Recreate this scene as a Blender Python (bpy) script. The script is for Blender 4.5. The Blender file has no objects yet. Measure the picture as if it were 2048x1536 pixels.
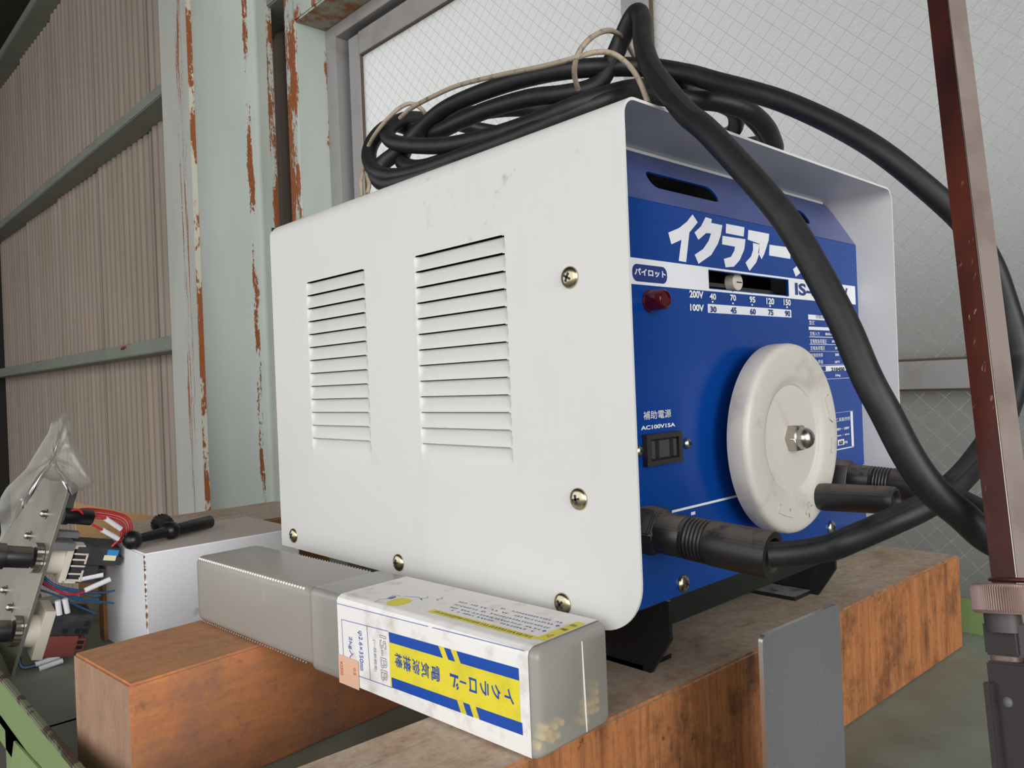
import bpy, bmesh, math, random
from mathutils import Vector as V, Matrix
random.seed(7)
SC = bpy.context.scene
C = SC.collection
G = {
 'cam': {'loc': [-0.324,-0.253,1.0718],'r': [0.7284,-0.684,-0.0394],'u': [0.03,-0.0257,0.9992],'f': [0.6845,0.729,-0.0018],'fpx': 1562.39},
 'W': 0.3543,
 'D': 0.4003,
 'cableA': [[0.0177,-0.0638,0.9849],[0.0225,-0.0764,0.9867],[0.025,-0.0898,0.9905],[0.0258,-0.0988,0.9951],[0.0392,-0.1113,1.0021],[0.0551,-0.1208,1.0082],[0.0699,-0.1264,1.0145],[0.0939,-0.131,1.0256],[0.1214,-0.1363,1.0454],[0.139,-0.139,1.0706],[0.1406,-0.1378,1.0848],[0.1404,-0.1347,1.0992],[0.1342,-0.1303,1.1213],[0.1261,-0.124,1.1389],[0.1203,-0.1144,1.1544],[0.1096,-0.0905,1.1834],[0.1075,-0.0679,1.2041],[0.1055,-0.0386,1.2258],[0.1034,-0.015,1.2399],[0.1034,0.0062,1.2515],[0.1016,0.0285,1.2637],[0.0942,0.0578,1.2753],[0.0593,0.0837,1.2737],[0.0541,0.1247,1.2791],[0.0489,0.1656,1.2801],[0.0469,0.2035,1.2789],[0.0448,0.2294,1.2715],[0.0368,0.2489,1.2575],[0.0281,0.263,1.2476],[0.0225,0.2623,1.2379],[0.0238,0.249,1.229],[0.0291,0.208,1.2277],[0.0334,0.156,1.229],[0.0344,0.1071,1.2306],[0.0419,0.07,1.2346],[0.066,0.0573,1.2455],[0.1047,0.0584,1.2588],[0.15,0.0491,1.2648],[0.1933,0.0477,1.2629],[0.2527,0.0969,1.2698],[0.2218,0.171,1.2949],[0.1215,0.1934,1.2919],[0.0718,0.216,1.2815],[0.0542,0.2386,1.273],[0.0464,0.2519,1.2631],[0.0382,0.2475,1.2472],[0.0373,0.2184,1.2373],[0.0422,0.1658,1.2388],[0.05,0.1225,1.2425],[0.057,0.0919,1.2456],[0.0777,0.079,1.2549],[0.1062,0.0718,1.2645]],
 'cableB': [[0.3022,-0.0387,0.9836],[0.2992,-0.0565,0.9771],[0.2917,-0.07,0.9734],[0.2748,-0.0885,0.9684],[0.2452,-0.1155,0.961],[0.193,-0.1489,0.9565],[0.1317,-0.1736,0.9578],[0.0861,-0.1788,0.9655],[0.0488,-0.1711,0.9856],[0.0293,-0.1624,0.9974],[0.0181,-0.156,1.0042],[0.0101,-0.1499,1.0134],[0.0025,-0.1426,1.0232],[-0.0029,-0.1362,1.0359],[-0.0063,-0.1288,1.0546],[-0.0072,-0.1225,1.0686],[-0.0054,-0.1131,1.0915],[-0.0023,-0.0981,1.1205],[-0.0,-0.0865,1.1397],[0.0029,-0.0686,1.1626],[0.0091,-0.0442,1.1903],[0.0189,-0.0259,1.2062],[0.0332,-0.005,1.2275],[0.0445,0.0132,1.2484],[0.0577,0.0275,1.2703],[0.0732,0.0393,1.2933],[0.0776,0.0458,1.3014],[0.0792,0.0522,1.2998],[0.0802,0.0612,1.2904],[0.0777,0.0685,1.2776],[0.07,0.0764,1.2629],[0.0574,0.0915,1.2594],[0.05,0.1165,1.2624],[0.0479,0.1545,1.2653],[0.0491,0.1893,1.2662],[0.0518,0.2229,1.2673],[0.0617,0.2616,1.2805],[0.0617,0.2856,1.2918],[0.0483,0.2862,1.286],[0.0336,0.2819,1.2711],[0.0263,0.2768,1.2564],[0.0226,0.2622,1.2414],[0.0257,0.2413,1.2337],[0.0292,0.2079,1.2314],[0.0314,0.1699,1.232],[0.0314,0.1279,1.2313],[0.0322,0.0911,1.2321],[0.0363,0.0608,1.2352],[0.0517,0.0457,1.2421],[0.0813,0.0414,1.2492],[0.1026,0.0281,1.2469],[0.1219,0.0166,1.2462],[0.1456,0.0073,1.2411],[0.1763,0.0112,1.2335],[0.2111,0.031,1.2311],[0.2553,0.0943,1.258],[0.2059,0.1867,1.2807],[0.1541,0.2589,1.2961],[0.1161,0.2825,1.3039],[0.084,0.2767,1.2989],[0.0545,0.2684,1.2899],[0.0352,0.2625,1.2756],[0.0302,0.2491,1.263],[0.0323,0.2231,1.2538],[0.0349,0.1846,1.2451],[0.0355,0.142,1.2404],[0.0339,0.1016,1.2378],[0.0333,0.0661,1.2376],[0.047,0.0496,1.2434],[0.0686,0.0432,1.2507],[0.1028,0.041,1.2585],[0.1299,0.0287,1.2557],[0.1639,0.023,1.2513],[0.2088,0.0332,1.2423],[0.2725,0.1044,1.2678],[0.2517,0.1668,1.2885]],
 'cord': [[[0.014,0.2702,1.2226],[0.0138,0.2704,1.2332],[0.0207,0.2759,1.2493],[0.0259,0.2771,1.2645],[0.0244,0.2606,1.2731],[0.0283,0.245,1.2829],[0.0349,0.2387,1.2891],[0.04,0.2339,1.29],[0.0452,0.229,1.285],[0.0535,0.2333,1.2801]],[[0.0246,0.2303,1.275],[0.0239,0.2131,1.2779],[0.0226,0.1842,1.278],[0.0216,0.1552,1.2764],[0.0207,0.114,1.27],[0.0175,0.0749,1.2619],[0.0199,0.0487,1.2593],[0.0291,0.0412,1.2624],[0.036,0.0338,1.2611],[0.0404,0.0266,1.2537],[0.0379,0.017,1.2409],[0.0368,0.0106,1.226]],[[0.035,0.0606,1.2482],[0.026,0.055,1.2528],[0.0206,0.0487,1.2583],[0.0231,0.045,1.2658],[0.0329,0.0438,1.2745],[0.0479,0.0453,1.2819],[0.0716,0.0556,1.289],[0.1016,0.0718,1.2949],[0.123,0.0825,1.2936],[0.133,0.0882,1.2818]],[[0.0123,0.2598,1.2221],[0.0159,0.2624,1.2318],[0.0254,0.2836,1.2559],[0.034,0.2875,1.2746]]],
 'logo': [[[0.1068,1.1751],[0.1123,1.1706],[0.1024,1.163],[0.0975,1.1437],[0.0894,1.1439],[0.0933,1.1575],[0.0823,1.1536],[0.0795,1.1606],[0.0911,1.1646],[0.0999,1.1695]],[[0.1218,1.1751],[0.1291,1.1746],[0.1282,1.172],[0.1417,1.172],[0.1392,1.165],[0.1352,1.1588],[0.1267,1.1507],[0.1115,1.1437],[0.1074,1.1492],[0.1174,1.1538],[0.1242,1.1597],[0.1275,1.165],[0.1216,1.1646],[0.1124,1.1593],[0.1082,1.1636],[0.1159,1.1684]],[[0.1465,1.1735],[0.1701,1.1736],[0.1687,1.167],[0.1455,1.167]],[[0.1414,1.1648],[0.1709,1.1653],[0.1686,1.1578],[0.1622,1.1501],[0.1543,1.145],[0.1437,1.1438],[0.1419,1.1493],[0.151,1.1514],[0.1557,1.1561],[0.1566,1.1589],[0.1404,1.159]],[[0.1753,1.1724],[0.2043,1.1725],[0.2031,1.1677],[0.196,1.157],[0.192,1.1531],[0.1876,1.1574],[0.1902,1.1639],[0.1738,1.1654]],[[0.1808,1.1637],[0.1899,1.1635],[0.1886,1.1564],[0.1845,1.1503],[0.1748,1.1435],[0.1697,1.1489],[0.1775,1.1539],[0.1807,1.1588]],[[0.2042,1.1646],[0.2359,1.1653],[0.2347,1.1567],[0.2029,1.1567]],[[0.2527,1.1751],[0.26,1.1746],[0.2591,1.172],[0.2726,1.172],[0.2701,1.165],[0.2661,1.1588],[0.2576,1.1507],[0.2424,1.1437],[0.2383,1.1492],[0.2483,1.1538],[0.2551,1.1597],[0.2584,1.165],[0.2525,1.1646],[0.2433,1.1593],[0.2391,1.1636],[0.2468,1.1684]]],
 'text': [['200V',[0.0994,0.1152,1.1213,1.1261],'w'],['40',[0.1225,0.1301,1.1211,1.1253],'w'],['70',[0.1475,0.1551,1.1214,1.1257],'w'],['95',[0.1727,0.1806,1.1212,1.1257],'w'],['120',[0.196,0.2073,1.121,1.1257],'w'],['150',[0.2213,0.2323,1.1212,1.1259],'w'],['100V',[0.0996,0.1152,1.1129,1.1174],'w'],['30',[0.1226,0.1302,1.1128,1.1168],'b'],['45',[0.1477,0.1552,1.1128,1.1171],'b'],['60',[0.1729,0.1807,1.1129,1.1171],'b'],['75',[0.1981,0.2056,1.113,1.1173],'b'],['90',[0.2229,0.2309,1.113,1.1174],'b'],['パイロット',[0.0438,0.0747,1.132,1.1364],'w'],['IS-S',[0.2401,0.2786,1.1298,1.1392],'b'],['W',[0.3107,0.3323,1.1303,1.1398],'b'],['小型交流',[0.2721,0.2918,1.1129,1.1165],'b'],['型式',[0.2608,0.2695,1.1076,1.111],'w'],['定格入力',[0.2611,0.2775,1.0992,1.1024],'w'],['8kVA-4.8k',[0.2875,0.3047,1.0997,1.1018],'w'],['定格無負荷電圧',[0.2611,0.2895,1.0929,1.0967],'w'],['60V',[0.2987,0.3056,1.0939,1.0961],'w'],['定格負荷電圧',[0.2611,0.286,1.0877,1.0912],'w'],['30V',[0.3038,0.3108,1.0885,1.0905],'w'],['定格使用率',[0.2617,0.2819,1.0823,1.0855],'w'],['20%',[0.3034,0.3108,1.0831,1.0852],'w'],['温度上昇値',[0.2603,0.2815,1.077,1.0802],'w'],['160℃',[0.3026,0.312,1.0773,1.0793],'w'],['210450',[0.2957,0.3203,1.0706,1.0738],'k'],['33kg',[0.3024,0.3121,1.066,1.0682],'w'],['補助電源',[0.047,0.0746,1.0467,1.0517],'w'],['AC100V15A',[0.0441,0.0785,1.0408,1.0433],'w'],['工具製作所',[0.3002,0.3273,1.0293,1.0326],'w'],['200V・100V',[0.2983,0.325,1.0222,1.0243],'w'],['130A・95A',[0.2979,0.3254,1.0174,1.0187],'w'],['60',[0.3048,0.3123,1.0104,1.0139],'k'],['Hz',[0.3151,0.3209,1.0108,1.013],'w']],
 'bars': [[[0.1253,0.1272,1.1193,1.1203],'w'],[[0.1503,0.1523,1.1192,1.1203],'w'],[[0.1755,0.1776,1.1192,1.1203],'w'],[[0.2005,0.2027,1.1193,1.1205],'w'],[[0.2257,0.228,1.1194,1.1206],'w'],[[0.1254,0.1269,1.1281,1.129],'b'],[[0.1506,0.1521,1.1277,1.1286],'b'],[[0.1758,0.1774,1.128,1.129],'b'],[[0.2007,0.2025,1.1281,1.1291],'b'],[[0.2259,0.2277,1.1278,1.1288],'b'],[[0.1202,0.233,1.1124,1.1182],'w'],[[0.26,0.3358,1.1117,1.1156],'w'],[[0.26,0.335,1.1037,1.1062],'w'],[[0.2605,0.3079,1.098,1.0985],'w'],[[0.2605,0.3115,1.0922,1.0926],'w'],[[0.2603,0.3165,1.0867,1.0869],'w'],[[0.2606,0.3215,1.0815,1.0815],'w'],[[0.2602,0.3272,1.0762,1.076],'w'],[[0.2592,0.3313,1.0648,1.0645],'w'],[[0.2598,0.3322,1.0709,1.0753],'w'],[[0.2632,0.2864,1.0711,1.0749],'b2'],[[0.3061,0.3072,1.093,1.096],'w'],[[0.2972,0.3337,1.0367,1.0369],'w'],[[0.2947,0.3329,1.0073,1.0064],'w'],[[0.3288,0.3333,1.0069,1.0364],'w'],[[0.3032,0.3149,1.01,1.0147],'w'],[[0.0922,0.0968,0.9839,0.9858],'w']],
 'strip': [0.0361,0.3475,1.1267,1.1423],
 'line': [0.072,0.3517,0.9883,0.9898],
 'win': [0.1231,0.23,1.1288,1.1403],
 'pill': [0.0424,0.0758,1.13,1.1373],
 'ptr': [[0.1669,0.039,1.1354]],
 'fold': [0.0,0.0305,1.1778],
 'ptop': [0.0,0.0556,1.2183],
 'pbot': [0.0,0.0305,0.9367],
 'screws': [[0.0,0.0413,1.1292],[0.0,0.0411,1.0054],[0.0,0.3773,0.946],[0.0,0.219,0.9448],[0.0,0.0566,0.9441]],
 'fscrews': [[0.0807,0.0305,0.9433],[0.2852,0.0305,0.9461],[0.0903,0.0305,1.0293],[0.041,0.0305,1.0289]],
 'pilot': [[0.0575,0.0305,1.1173],[0.0481,0.0134,1.1177]],
 'outlet': [0.0452,0.0809,1.0193,1.038],
 'outletin': [0.05,0.0763,1.0233,1.034],
 'ebox': [[-0.0648,0.0146,0.8889],[-0.0849,0.3919,0.8889]],
 'eH': 0.0546,
 'wire': [[0.7182,0.2407,1.5747],[0.7182,0.2259,1.5602],[0.7182,0.2395,1.5454]],
 'wbox': {'x0': -0.0627,'x1': 0.1066,'y0': 0.5717,'y1': 0.7057,'top': 0.9152},
 'tkey': [[-0.0625,0.6058,0.9266],[0.0384,0.6565,0.9238],[-0.0158,0.6283,0.9266],[-0.0059,0.6897,0.9381]],
 'plate': [[-0.1172,0.6088,0.9906],[-0.1653,0.6535,0.8023]],
 'pframe': [[0.9794,-0.2021,0.0],[0.0376,0.1824,0.9825],[0.1986,0.9622,-0.1862]],
 'card': [[-0.0348,0.969,0.9327],[0.0095,0.969,0.9168],[0.0655,0.969,0.8995],[0.0951,0.969,0.8854]],
 'plank': [[0.019,0.7467,0.923],[0.0749,0.7467,0.9238],[0.168,0.7467,0.9155],[0.1672,0.7467,0.8972]],
 'bag': [[-0.1247,0.5886,1.0625],[-0.1334,0.5968,1.0524],[-0.1499,0.6122,1.0158],[-0.1719,0.6328,0.981],[-0.1733,0.634,0.9354],[-0.1469,0.6093,0.9988],[-0.1225,0.5864,0.9927],[-0.1208,0.5848,0.9806],[-0.1051,0.57,0.9913],[-0.118,0.5822,1.0285],[-0.1217,0.5858,1.0551]],
 'splate': [[0.0425,-0.0427,0.9373],[0.1228,-0.047,0.9373]],
 'post': [[0.0463,-0.1408,1.2284],[-0.009,-0.1717,1.006],[0.043,-0.1335,1.2301],[-0.0118,-0.1649,1.0056],[0.0633,-0.143,1.2327],[0.0058,-0.1718,1.0034]],
 'gauge': {'k0': [-0.0407,-0.1763,1.0012],'n0': [-0.0408,-0.1761,0.9919],'b0': [-0.0392,-0.1694,0.9877],'n1': [-0.0335,-0.1748,0.9772],'s0': [-0.0398,-0.1703,0.9752],'lf': [-0.0439,-0.1705,0.9695],'scr': [-0.0447,-0.1787,0.9653]},
 'redbit': [0.607,2.814,1.2552],
 'bench': {'x0': -0.1915,'x1': 0.5472,'ztop': 0.8,'lip': 0.835},
 'beam2': [[0.4999,0.0049,0.8889],[-0.1767,0.027,0.8889],[-0.1767,0.1026,0.8889],[0.4999,0.0812,0.8889]],
 'beam1': [[-0.1667,0.2807,0.8889],[0.342,0.332,0.8889],[0.342,0.4275,0.8889],[-0.1744,0.3805,0.8889]],
 'skid': {'x': 0.0636,'y0': 0.0296,'y1': 0.0447,'zc': 0.9119,'zb': 0.8889,'ye': 0.397},
 'zb': 0.8889,
 'ZO': 0.935,
 'louvL': {'y0': 0.2497,'y1': 0.338,'zt': 1.1614,'zb': 1.0318},
 'louvR': {'y0': 0.0938,'y1': 0.1861,'zt': 1.162,'zb': 1.0318},
 'pnf': [-0.9705,-0.0519,0.2355],
 'ptt': [0.2411,-0.2241,0.9443],
 'pww': [0.0037,0.9732,0.23],
 'pp': {'b1': [-0.1376,0.6469,0.9146],'b2': [-0.1557,0.6602,0.843],'s1': [-0.1282,0.6591,0.9563],'s2': [-0.1303,0.7359,0.9645],'s3': [-0.1362,0.6941,0.931],'s4': [-0.1527,0.7328,0.8713],'s5': [-0.1539,0.6991,0.859],'c1': [-0.1255,0.6195,0.9587]},
 'rods': [[0.0598,0.0112],[0.0581,0.0067],[0.0524,0.0064],[0.061,0.0019],[0.0554,0.0025],[0.05,0.0023],[0.0455,0.003],[0.061,-0.0029],[0.0548,-0.0023],[0.0494,-0.002],[0.0452,-0.0018],[0.0414,-0.0002],[0.0255,0.0048],[0.0207,0.0043],[0.016,0.0026],[0.0221,-0.0007],[0.0116,0.0024],[0.0178,-0.0016],[0.0122,-0.0008],[0.0075,-0.0008]],
 'seam': [[0.0352,0.0495],[0.0375,-0.0051]],
}
# ------------------------------------------------------------------ camera, sky, lights, exposure
_c = G['cam']
cam = bpy.data.objects.new('camera', bpy.data.cameras.new('camera')); C.objects.link(cam)
_r, _u, _f = V(_c['r']), V(_c['u']), V(_c['f'])
cam.matrix_world = Matrix(((_r.x, _u.x, -_f.x, _c['loc'][0]), (_r.y, _u.y, -_f.y, _c['loc'][1]), (_r.z, _u.z, -_f.z, _c['loc'][2]), (0, 0, 0, 1)))
cam.data.sensor_width = 36.0; cam.data.lens = 36.0*_c['fpx']/2048; cam.data.clip_start = .01
SC.camera = cam
w = bpy.data.worlds.new('overcast sky'); SC.world = w; w.use_nodes = True
_bg = w.node_tree.nodes['Background']; _bg.inputs[0].default_value = (.97, .985, 1, 1); _bg.inputs[1].default_value = 1.0
SC.view_settings.view_transform = 'Standard'; SC.view_settings.look = 'None'; SC.view_settings.gamma = 1
SC.view_settings.exposure = .74
def area(name, loc, target, sx, sy, power, col):
    l = bpy.data.lights.new(name, 'AREA'); l.shape = 'RECTANGLE'; l.size = sx; l.size_y = sy; l.energy = power; l.color = col
    o = bpy.data.objects.new(name, l); C.objects.link(o); o.location = loc
    o.rotation_euler = (V(target)-V(loc)).to_track_quat('-Z', 'Y').to_euler(); return o
area('open_shutter_daylight', (-3.6, -1.6, 2.0), (.1, .5, 1.0), 3.0, 2.4, 24, (1, .99, .98))
area('added_front_light', (-.9, -3.8, 1.7), (.2, .3, 1.0), 2.4, 2.2, 50, (1, .99, .98))  # unseen light added from the front to brighten the front faces

# ------------------------------------------------------------------ materials
def mat(name, col, rough=.5, metal=0, spec=.5, coat=0, coat_rough=.1):
    m = bpy.data.materials.new(name); m.use_nodes = True
    b = m.node_tree.nodes['Principled BSDF']
    b.inputs['Base Color'].default_value = (*col, 1); b.inputs['Roughness'].default_value = rough
    b.inputs['Metallic'].default_value = metal; b.inputs['Specular IOR Level'].default_value = spec
    b.inputs['Coat Weight'].default_value = coat; b.inputs['Coat Roughness'].default_value = coat_rough
    return m
def srgb(r, g, b):
    f = lambda c: ((c/255+.055)/1.055)**2.4 if c/255 > .04045 else c/255/12.92
    return (f(r), f(g), f(b))
class NT:
    def __init__(s, m): s.m = m; s.t = m.node_tree; s.b = s.t.nodes.get('Principled BSDF'); s._o = None
    def n(s, typ, **k):
        x = s.t.nodes.new(typ)
        for a, v in k.items(): setattr(x, a, v)
        return x
    def l(s, a, b): s.t.links.new(a, b)
    def obj(s):
        if not s._o: s._o = s.n('ShaderNodeTexCoord').outputs['Object']
        return s._o
    def noise(s, scale, vec=(1, 1, 1), detail=4, rough=.55):
        mp = s.n('ShaderNodeMapping'); mp.inputs['Scale'].default_value = vec; s.l(s.obj(), mp.inputs[0])
        nz = s.n('ShaderNodeTexNoise'); nz.inputs['Scale'].default_value = scale; nz.inputs['Detail'].default_value = detail; nz.inputs['Roughness'].default_value = rough
        s.l(mp.outputs[0], nz.inputs['Vector']); return nz.outputs['Fac']
    def ramp(s, fac, a, b):
        r = s.n('ShaderNodeMapRange'); r.inputs['From Min'].default_value = a; r.inputs['From Max'].default_value = b; s.l(fac, r.inputs[0]); return r.outputs[0]
    def math(s, op, a, b=None):
        x = s.n('ShaderNodeMath', operation=op)
        for i, q in enumerate((a, b)):
            if q is None: continue
            if isinstance(q, (int, float)): x.inputs[i].default_value = q
            else: s.l(q, x.inputs[i])
        return x.outputs[0]
    def mix(s, fac, a, b):
        x = s.n('ShaderNodeMix', data_type='RGBA')
        if isinstance(fac, (int, float)): x.inputs[0].default_value = fac
        else: s.l(fac, x.inputs[0])
        for i, q in ((6, a), (7, b)):
            if isinstance(q, tuple): x.inputs[i].default_value = (*q, 1)
            else: s.l(q, x.inputs[i])
        return x.outputs[2]
    def col(s, c): s.l(c, s.b.inputs['Base Color'])
    def bump(s, h, strength=.3, dist=.001):
        b = s.n('ShaderNodeBump'); b.inputs['Strength'].default_value = strength; b.inputs['Distance'].default_value = dist
        s.l(h, b.inputs['Height']); s.l(b.outputs[0], s.b.inputs['Normal'])
    def up(s):
        g = s.n('ShaderNodeNewGeometry'); x = s.n('ShaderNodeSeparateXYZ'); s.l(g.outputs['True Normal'], x.inputs[0]); return x.outputs[2]
    def xyz(s):
        x = s.n('ShaderNodeSeparateXYZ'); s.l(s.obj(), x.inputs[0]); return x.outputs
def speckle(name, col, rough, dark, a=.62, b=.75, scale=60, amt=.5, dust=None, **k):
    m = mat(name, col, rough, **k); t = NT(m)
    f = t.math('MULTIPLY', t.ramp(t.noise(scale, detail=6), a, b), amt)
    c = t.mix(f, col, dark)
    if dust:
        d = t.math('MULTIPLY', t.ramp(t.up(), dust[1], dust[2]), t.ramp(t.noise(90, detail=5), .3, .5))
        c = t.mix(t.math('MULTIPLY', d, dust[3]), c, dust[0])
        r = t.n('ShaderNodeMapRange'); t.l(d, r.inputs[0]); r.inputs[3].default_value = rough; r.inputs[4].default_value = .9; t.l(r.outputs[0], t.b.inputs['Roughness'])
    t.col(c); return m
RUST = srgb(166, 94, 48); RUST2 = srgb(112, 62, 36)
def paint(name, col, bands=(), base=.70, rough=.55, vs=(1, 1, .18), scale=26, soft=.025):
    """painted steel: rust where noise is high, more of it in bands along an axis"""
    m = mat(name, col, rough); t = NT(m)
    n = t.math('ADD', t.math('MULTIPLY', t.noise(scale, vs, 8, .68), .75), t.math('MULTIPLY', t.noise(scale*9, (1, 1, .5), 5, .7), .25)); x = t.xyz(); tot = n
    for ax, pos, width, amt in bands:
        d = t.math('ABSOLUTE', t.math('SUBTRACT', x[ax], pos))
        tot = t.math('ADD', tot, t.math('MULTIPLY', t.ramp(d, width, width*.35), amt))
    f = t.ramp(tot, base, base+soft)
    rc = t.mix(t.noise(120, detail=6), RUST, RUST2)
    cc = t.mix(t.ramp(t.noise(7, (1, 1, .3)), .35, .7), col, tuple(c*.86 for c in col))
    t.col(t.mix(f, cc, rc)); t.bump(f, .5, .0004)
    r = t.n('ShaderNodeMapRange'); t.l(f, r.inputs[0]); r.inputs[3].default_value = rough; r.inputs[4].default_value = .9; t.l(r.outputs[0], t.b.inputs['Roughness'])
    return m
GRN = srgb(182, 190, 182)
M = {}
def wood(name, c1, c2, dark, dustc, grain=(1.5, 12, 30), dust=.85, blot=.6, streak=.5, bs=22):
    m = mat(name, c1, .75, spec=.25); t = NT(m)
    g = t.noise(10, grain, 8, .7); c = t.mix(t.ramp(g, .32, .68), c1, c2)
    fine = t.ramp(t.noise(34, grain, 5, .7), .5, .72); c = t.mix(t.math('MULTIPLY', fine, streak), c, dark)
    wide = t.ramp(t.noise(3.2, grain, 3, .6), .56, .66); c = t.mix(t.math('MULTIPLY', t.math('MULTIPLY', wide, t.ramp(t.noise(16, detail=5), .38, .6)), streak*1.1), c, dark)
    st = t.math('MULTIPLY', t.ramp(t.noise(bs, (1, 1, .8), 9, .72), .50, .66), blot); c = t.mix(st, c, dark)
    c = t.mix(t.math('MULTIPLY', t.ramp(t.noise(bs*5, (1, 1, .8), 4, .6), .64, .72), blot), c, tuple(q*.6 for q in dark))
    if dust:
        u_ = t.ramp(t.up(), .02, .4); n_ = t.noise(26, (.5, 1, 1), 8, .7)
        c = t.mix(t.math('MULTIPLY', u_, t.math('MULTIPLY', t.ramp(n_, .15, .5), dust)), c, t.mix(t.ramp(t.noise(150, detail=4), .3, .7), dustc, tuple(q*.72 for q in dustc)))
        c = t.mix(t.math('MULTIPLY', t.math('MULTIPLY', u_, t.ramp(t.noise(12, (1.2, 14, 20), 7, .7), .55, .68)), .36), c, tuple(q*.4 for q in dustc))
    c = t.mix(t.math('MULTIPLY', t.ramp(t.noise(320, (1, 1, 1), 3, .6), .5, .75), .22), c, tuple(q*.7 for q in dark))
    t.col(c); t.bump(g, .35, .0006); return m
M['beam_near'] = wood('stained beam near', srgb(188, 126, 78), srgb(150, 92, 56), srgb(62, 44, 34), srgb(206, 186, 166), (11, 11, .7), .97, .75, .65)
M['beam_far'] = wood('orange beam far', srgb(206, 134, 84), srgb(176, 116, 80), srgb(112, 96, 92), srgb(206, 166, 128), (2.2, 9, 12), .42, .48, .35, 13)
M['beam_end'] = wood('pale end grain', srgb(172, 138, 112), srgb(150, 116, 96), srgb(120, 96, 84), srgb(150, 118, 88), (6, 6, 1.6), 0, .3, .25)
M['cover'] = mat('off white enamel', srgb(214, 212, 209), .38, spec=.4)
t = NT(M['cover']); x = t.xyz()
reg = t.math('MULTIPLY', t.ramp(t.math('ABSOLUTE', t.math('SUBTRACT', x[1], .11)), .09, .03), t.ramp(x[2], 1.15, 1.2))
sm = t.math('MULTIPLY', t.ramp(t.noise(75, detail=8, rough=.7), .53, .66), t.math('MULTIPLY', reg, t.ramp(t.noise(22), .48, .6)))
sm2 = t.math('MULTIPLY', t.ramp(t.noise(30, (1, 1, .3), 6), .56, .8), .16)
sm3 = t.math('MULTIPLY', t.ramp(t.noise(400, detail=2), .80, .83), .35)
t.col(t.mix(sm3, t.mix(sm2, t.mix(t.math('MULTIPLY', sm, .8), srgb(214, 212, 209), srgb(120, 112, 104)), srgb(176, 168, 158)), srgb(90, 84, 78)))
M['blue'] = mat('blue enamel', srgb(8, 60, 138), .20, spec=.32)
t = NT(M['blue']); d = t.math('MULTIPLY', t.ramp(t.up(), .2, .5), t.math('ADD', t.math('MULTIPLY', t.noise(30, (1, 1, 2), 6), .3), .2))
t.col(t.mix(d, srgb(8, 60, 138), srgb(132, 128, 140)))
M['white_ink'] = mat('white ink', srgb(228, 230, 234), .4)
M['blue_ink'] = mat('navy ink', srgb(30, 52, 120), .4)
M['black_ink'] = mat('black ink', srgb(40, 40, 44), .5)
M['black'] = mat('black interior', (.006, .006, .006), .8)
M['blacksteel'] = speckle('black painted steel', srgb(20, 20, 22), .45, srgb(60, 58, 56), dust=(srgb(168, 164, 160), .6, .95, .85))
M['dial'] = speckle('grey white dial', srgb(206, 200, 191), .4, srgb(140, 126, 116), .54, .78, 38, .55)
M['rubber'] = speckle('black rubber cable', srgb(27, 27, 29), .46, srgb(48, 46, 43), .5, .75, 120, .5, dust=(srgb(66, 62, 58), .55, 1.0, .45), spec=.4)
M['bakelite'] = speckle('black moulded plastic', srgb(26, 26, 28), .38, srgb(60, 58, 56), .55, .8, 80, .4, dust=(srgb(116, 105, 96), .35, 1.0, .72))
M['screw'] = speckle('yellow chromate screw', srgb(190, 182, 150), .24, srgb(120, 100, 80), .5, .8, 300, .4, metal=1)
M['steel'] = mat('bright nickel', srgb(186, 182, 174), .26, metal=1)
M['dullsteel'] = speckle('dull grey steel', srgb(104, 104, 106), .45, srgb(132, 132, 132), .6, .72, 420, .4)
M['brightedge'] = mat('bare bright edge', srgb(190, 188, 182), .35, metal=.9)
M['alu'] = speckle('anodised aluminium', srgb(168, 165, 164), .42, srgb(120, 112, 106), .55, .85, 14, .5, metal=.3)
M['dirtseal'] = mat('brown glazing bead', srgb(92, 76, 58), .8)
M['red_lens'] = speckle('red pilot lens', srgb(88, 3, 22), .2, srgb(50, 0, 10), dust=(srgb(120, 84, 80), .4, .95, .7), coat=.5)
t = NT(M['red_lens']); t.b.inputs['Transmission Weight'].default_value = .25
M['brownplastic'] = mat('dark brown outlet', srgb(48, 42, 42), .4)
M['darkgrey'] = mat('dark grey plastic', srgb(62, 62, 66), .5)
M['cord'] = speckle('dirty beige cord', srgb(156, 141, 122), .6, srgb(84, 70, 58), .55, .68, 160, .8)
M['bench_top'] = speckle('grey rubber bench mat', srgb(140, 150, 136), .6, srgb(108, 106, 92), .42, .66, 7, .8)
M['bench_green'] = speckle('green bench paint', srgb(124, 146, 92), .5, srgb(84, 74, 56), .66, .72, 40, .6)
M['lipedge'] = speckle('worn green edge', srgb(112, 116, 92), .5, srgb(70, 52, 42), .5, .54, 34, .95)
M['stud'] = paint('pale green stud', GRN, ((0, .706, .036, .20), (0, .602, .014, .20)), .67, vs=(1, 1, .3), scale=22)
M['header'] = paint('rusty header', GRN, ((2, 1.955, .05, .10),), .62)
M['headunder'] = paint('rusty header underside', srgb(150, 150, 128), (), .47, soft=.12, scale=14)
M['colflange'] = paint('column flange paint', srgb(176, 178, 170), ((1, 1.655, .04, .14),), .665, vs=(1, 3, .12), scale=36)
M['coledge'] = paint('column flange edge', srgb(196, 194, 176), (), .49, scale=22, vs=(1, 1, .3))
M['colweb'] = paint('column web paint', srgb(198, 206, 200), ((0, .584, .015, .175), (0, .425, .02, .12)), .66, vs=(1, 1, .16))
M['colfar'] = paint('column far flange', srgb(190, 197, 188), ((1, 1.60, .016, .16),), .67)
M['girt'] = paint('girt paint', srgb(134, 140, 128), ((2, 2.092, .012, .22), (2, 1.27, .01, .16)), .70, vs=(1, .25, 1), scale=18)
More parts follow.
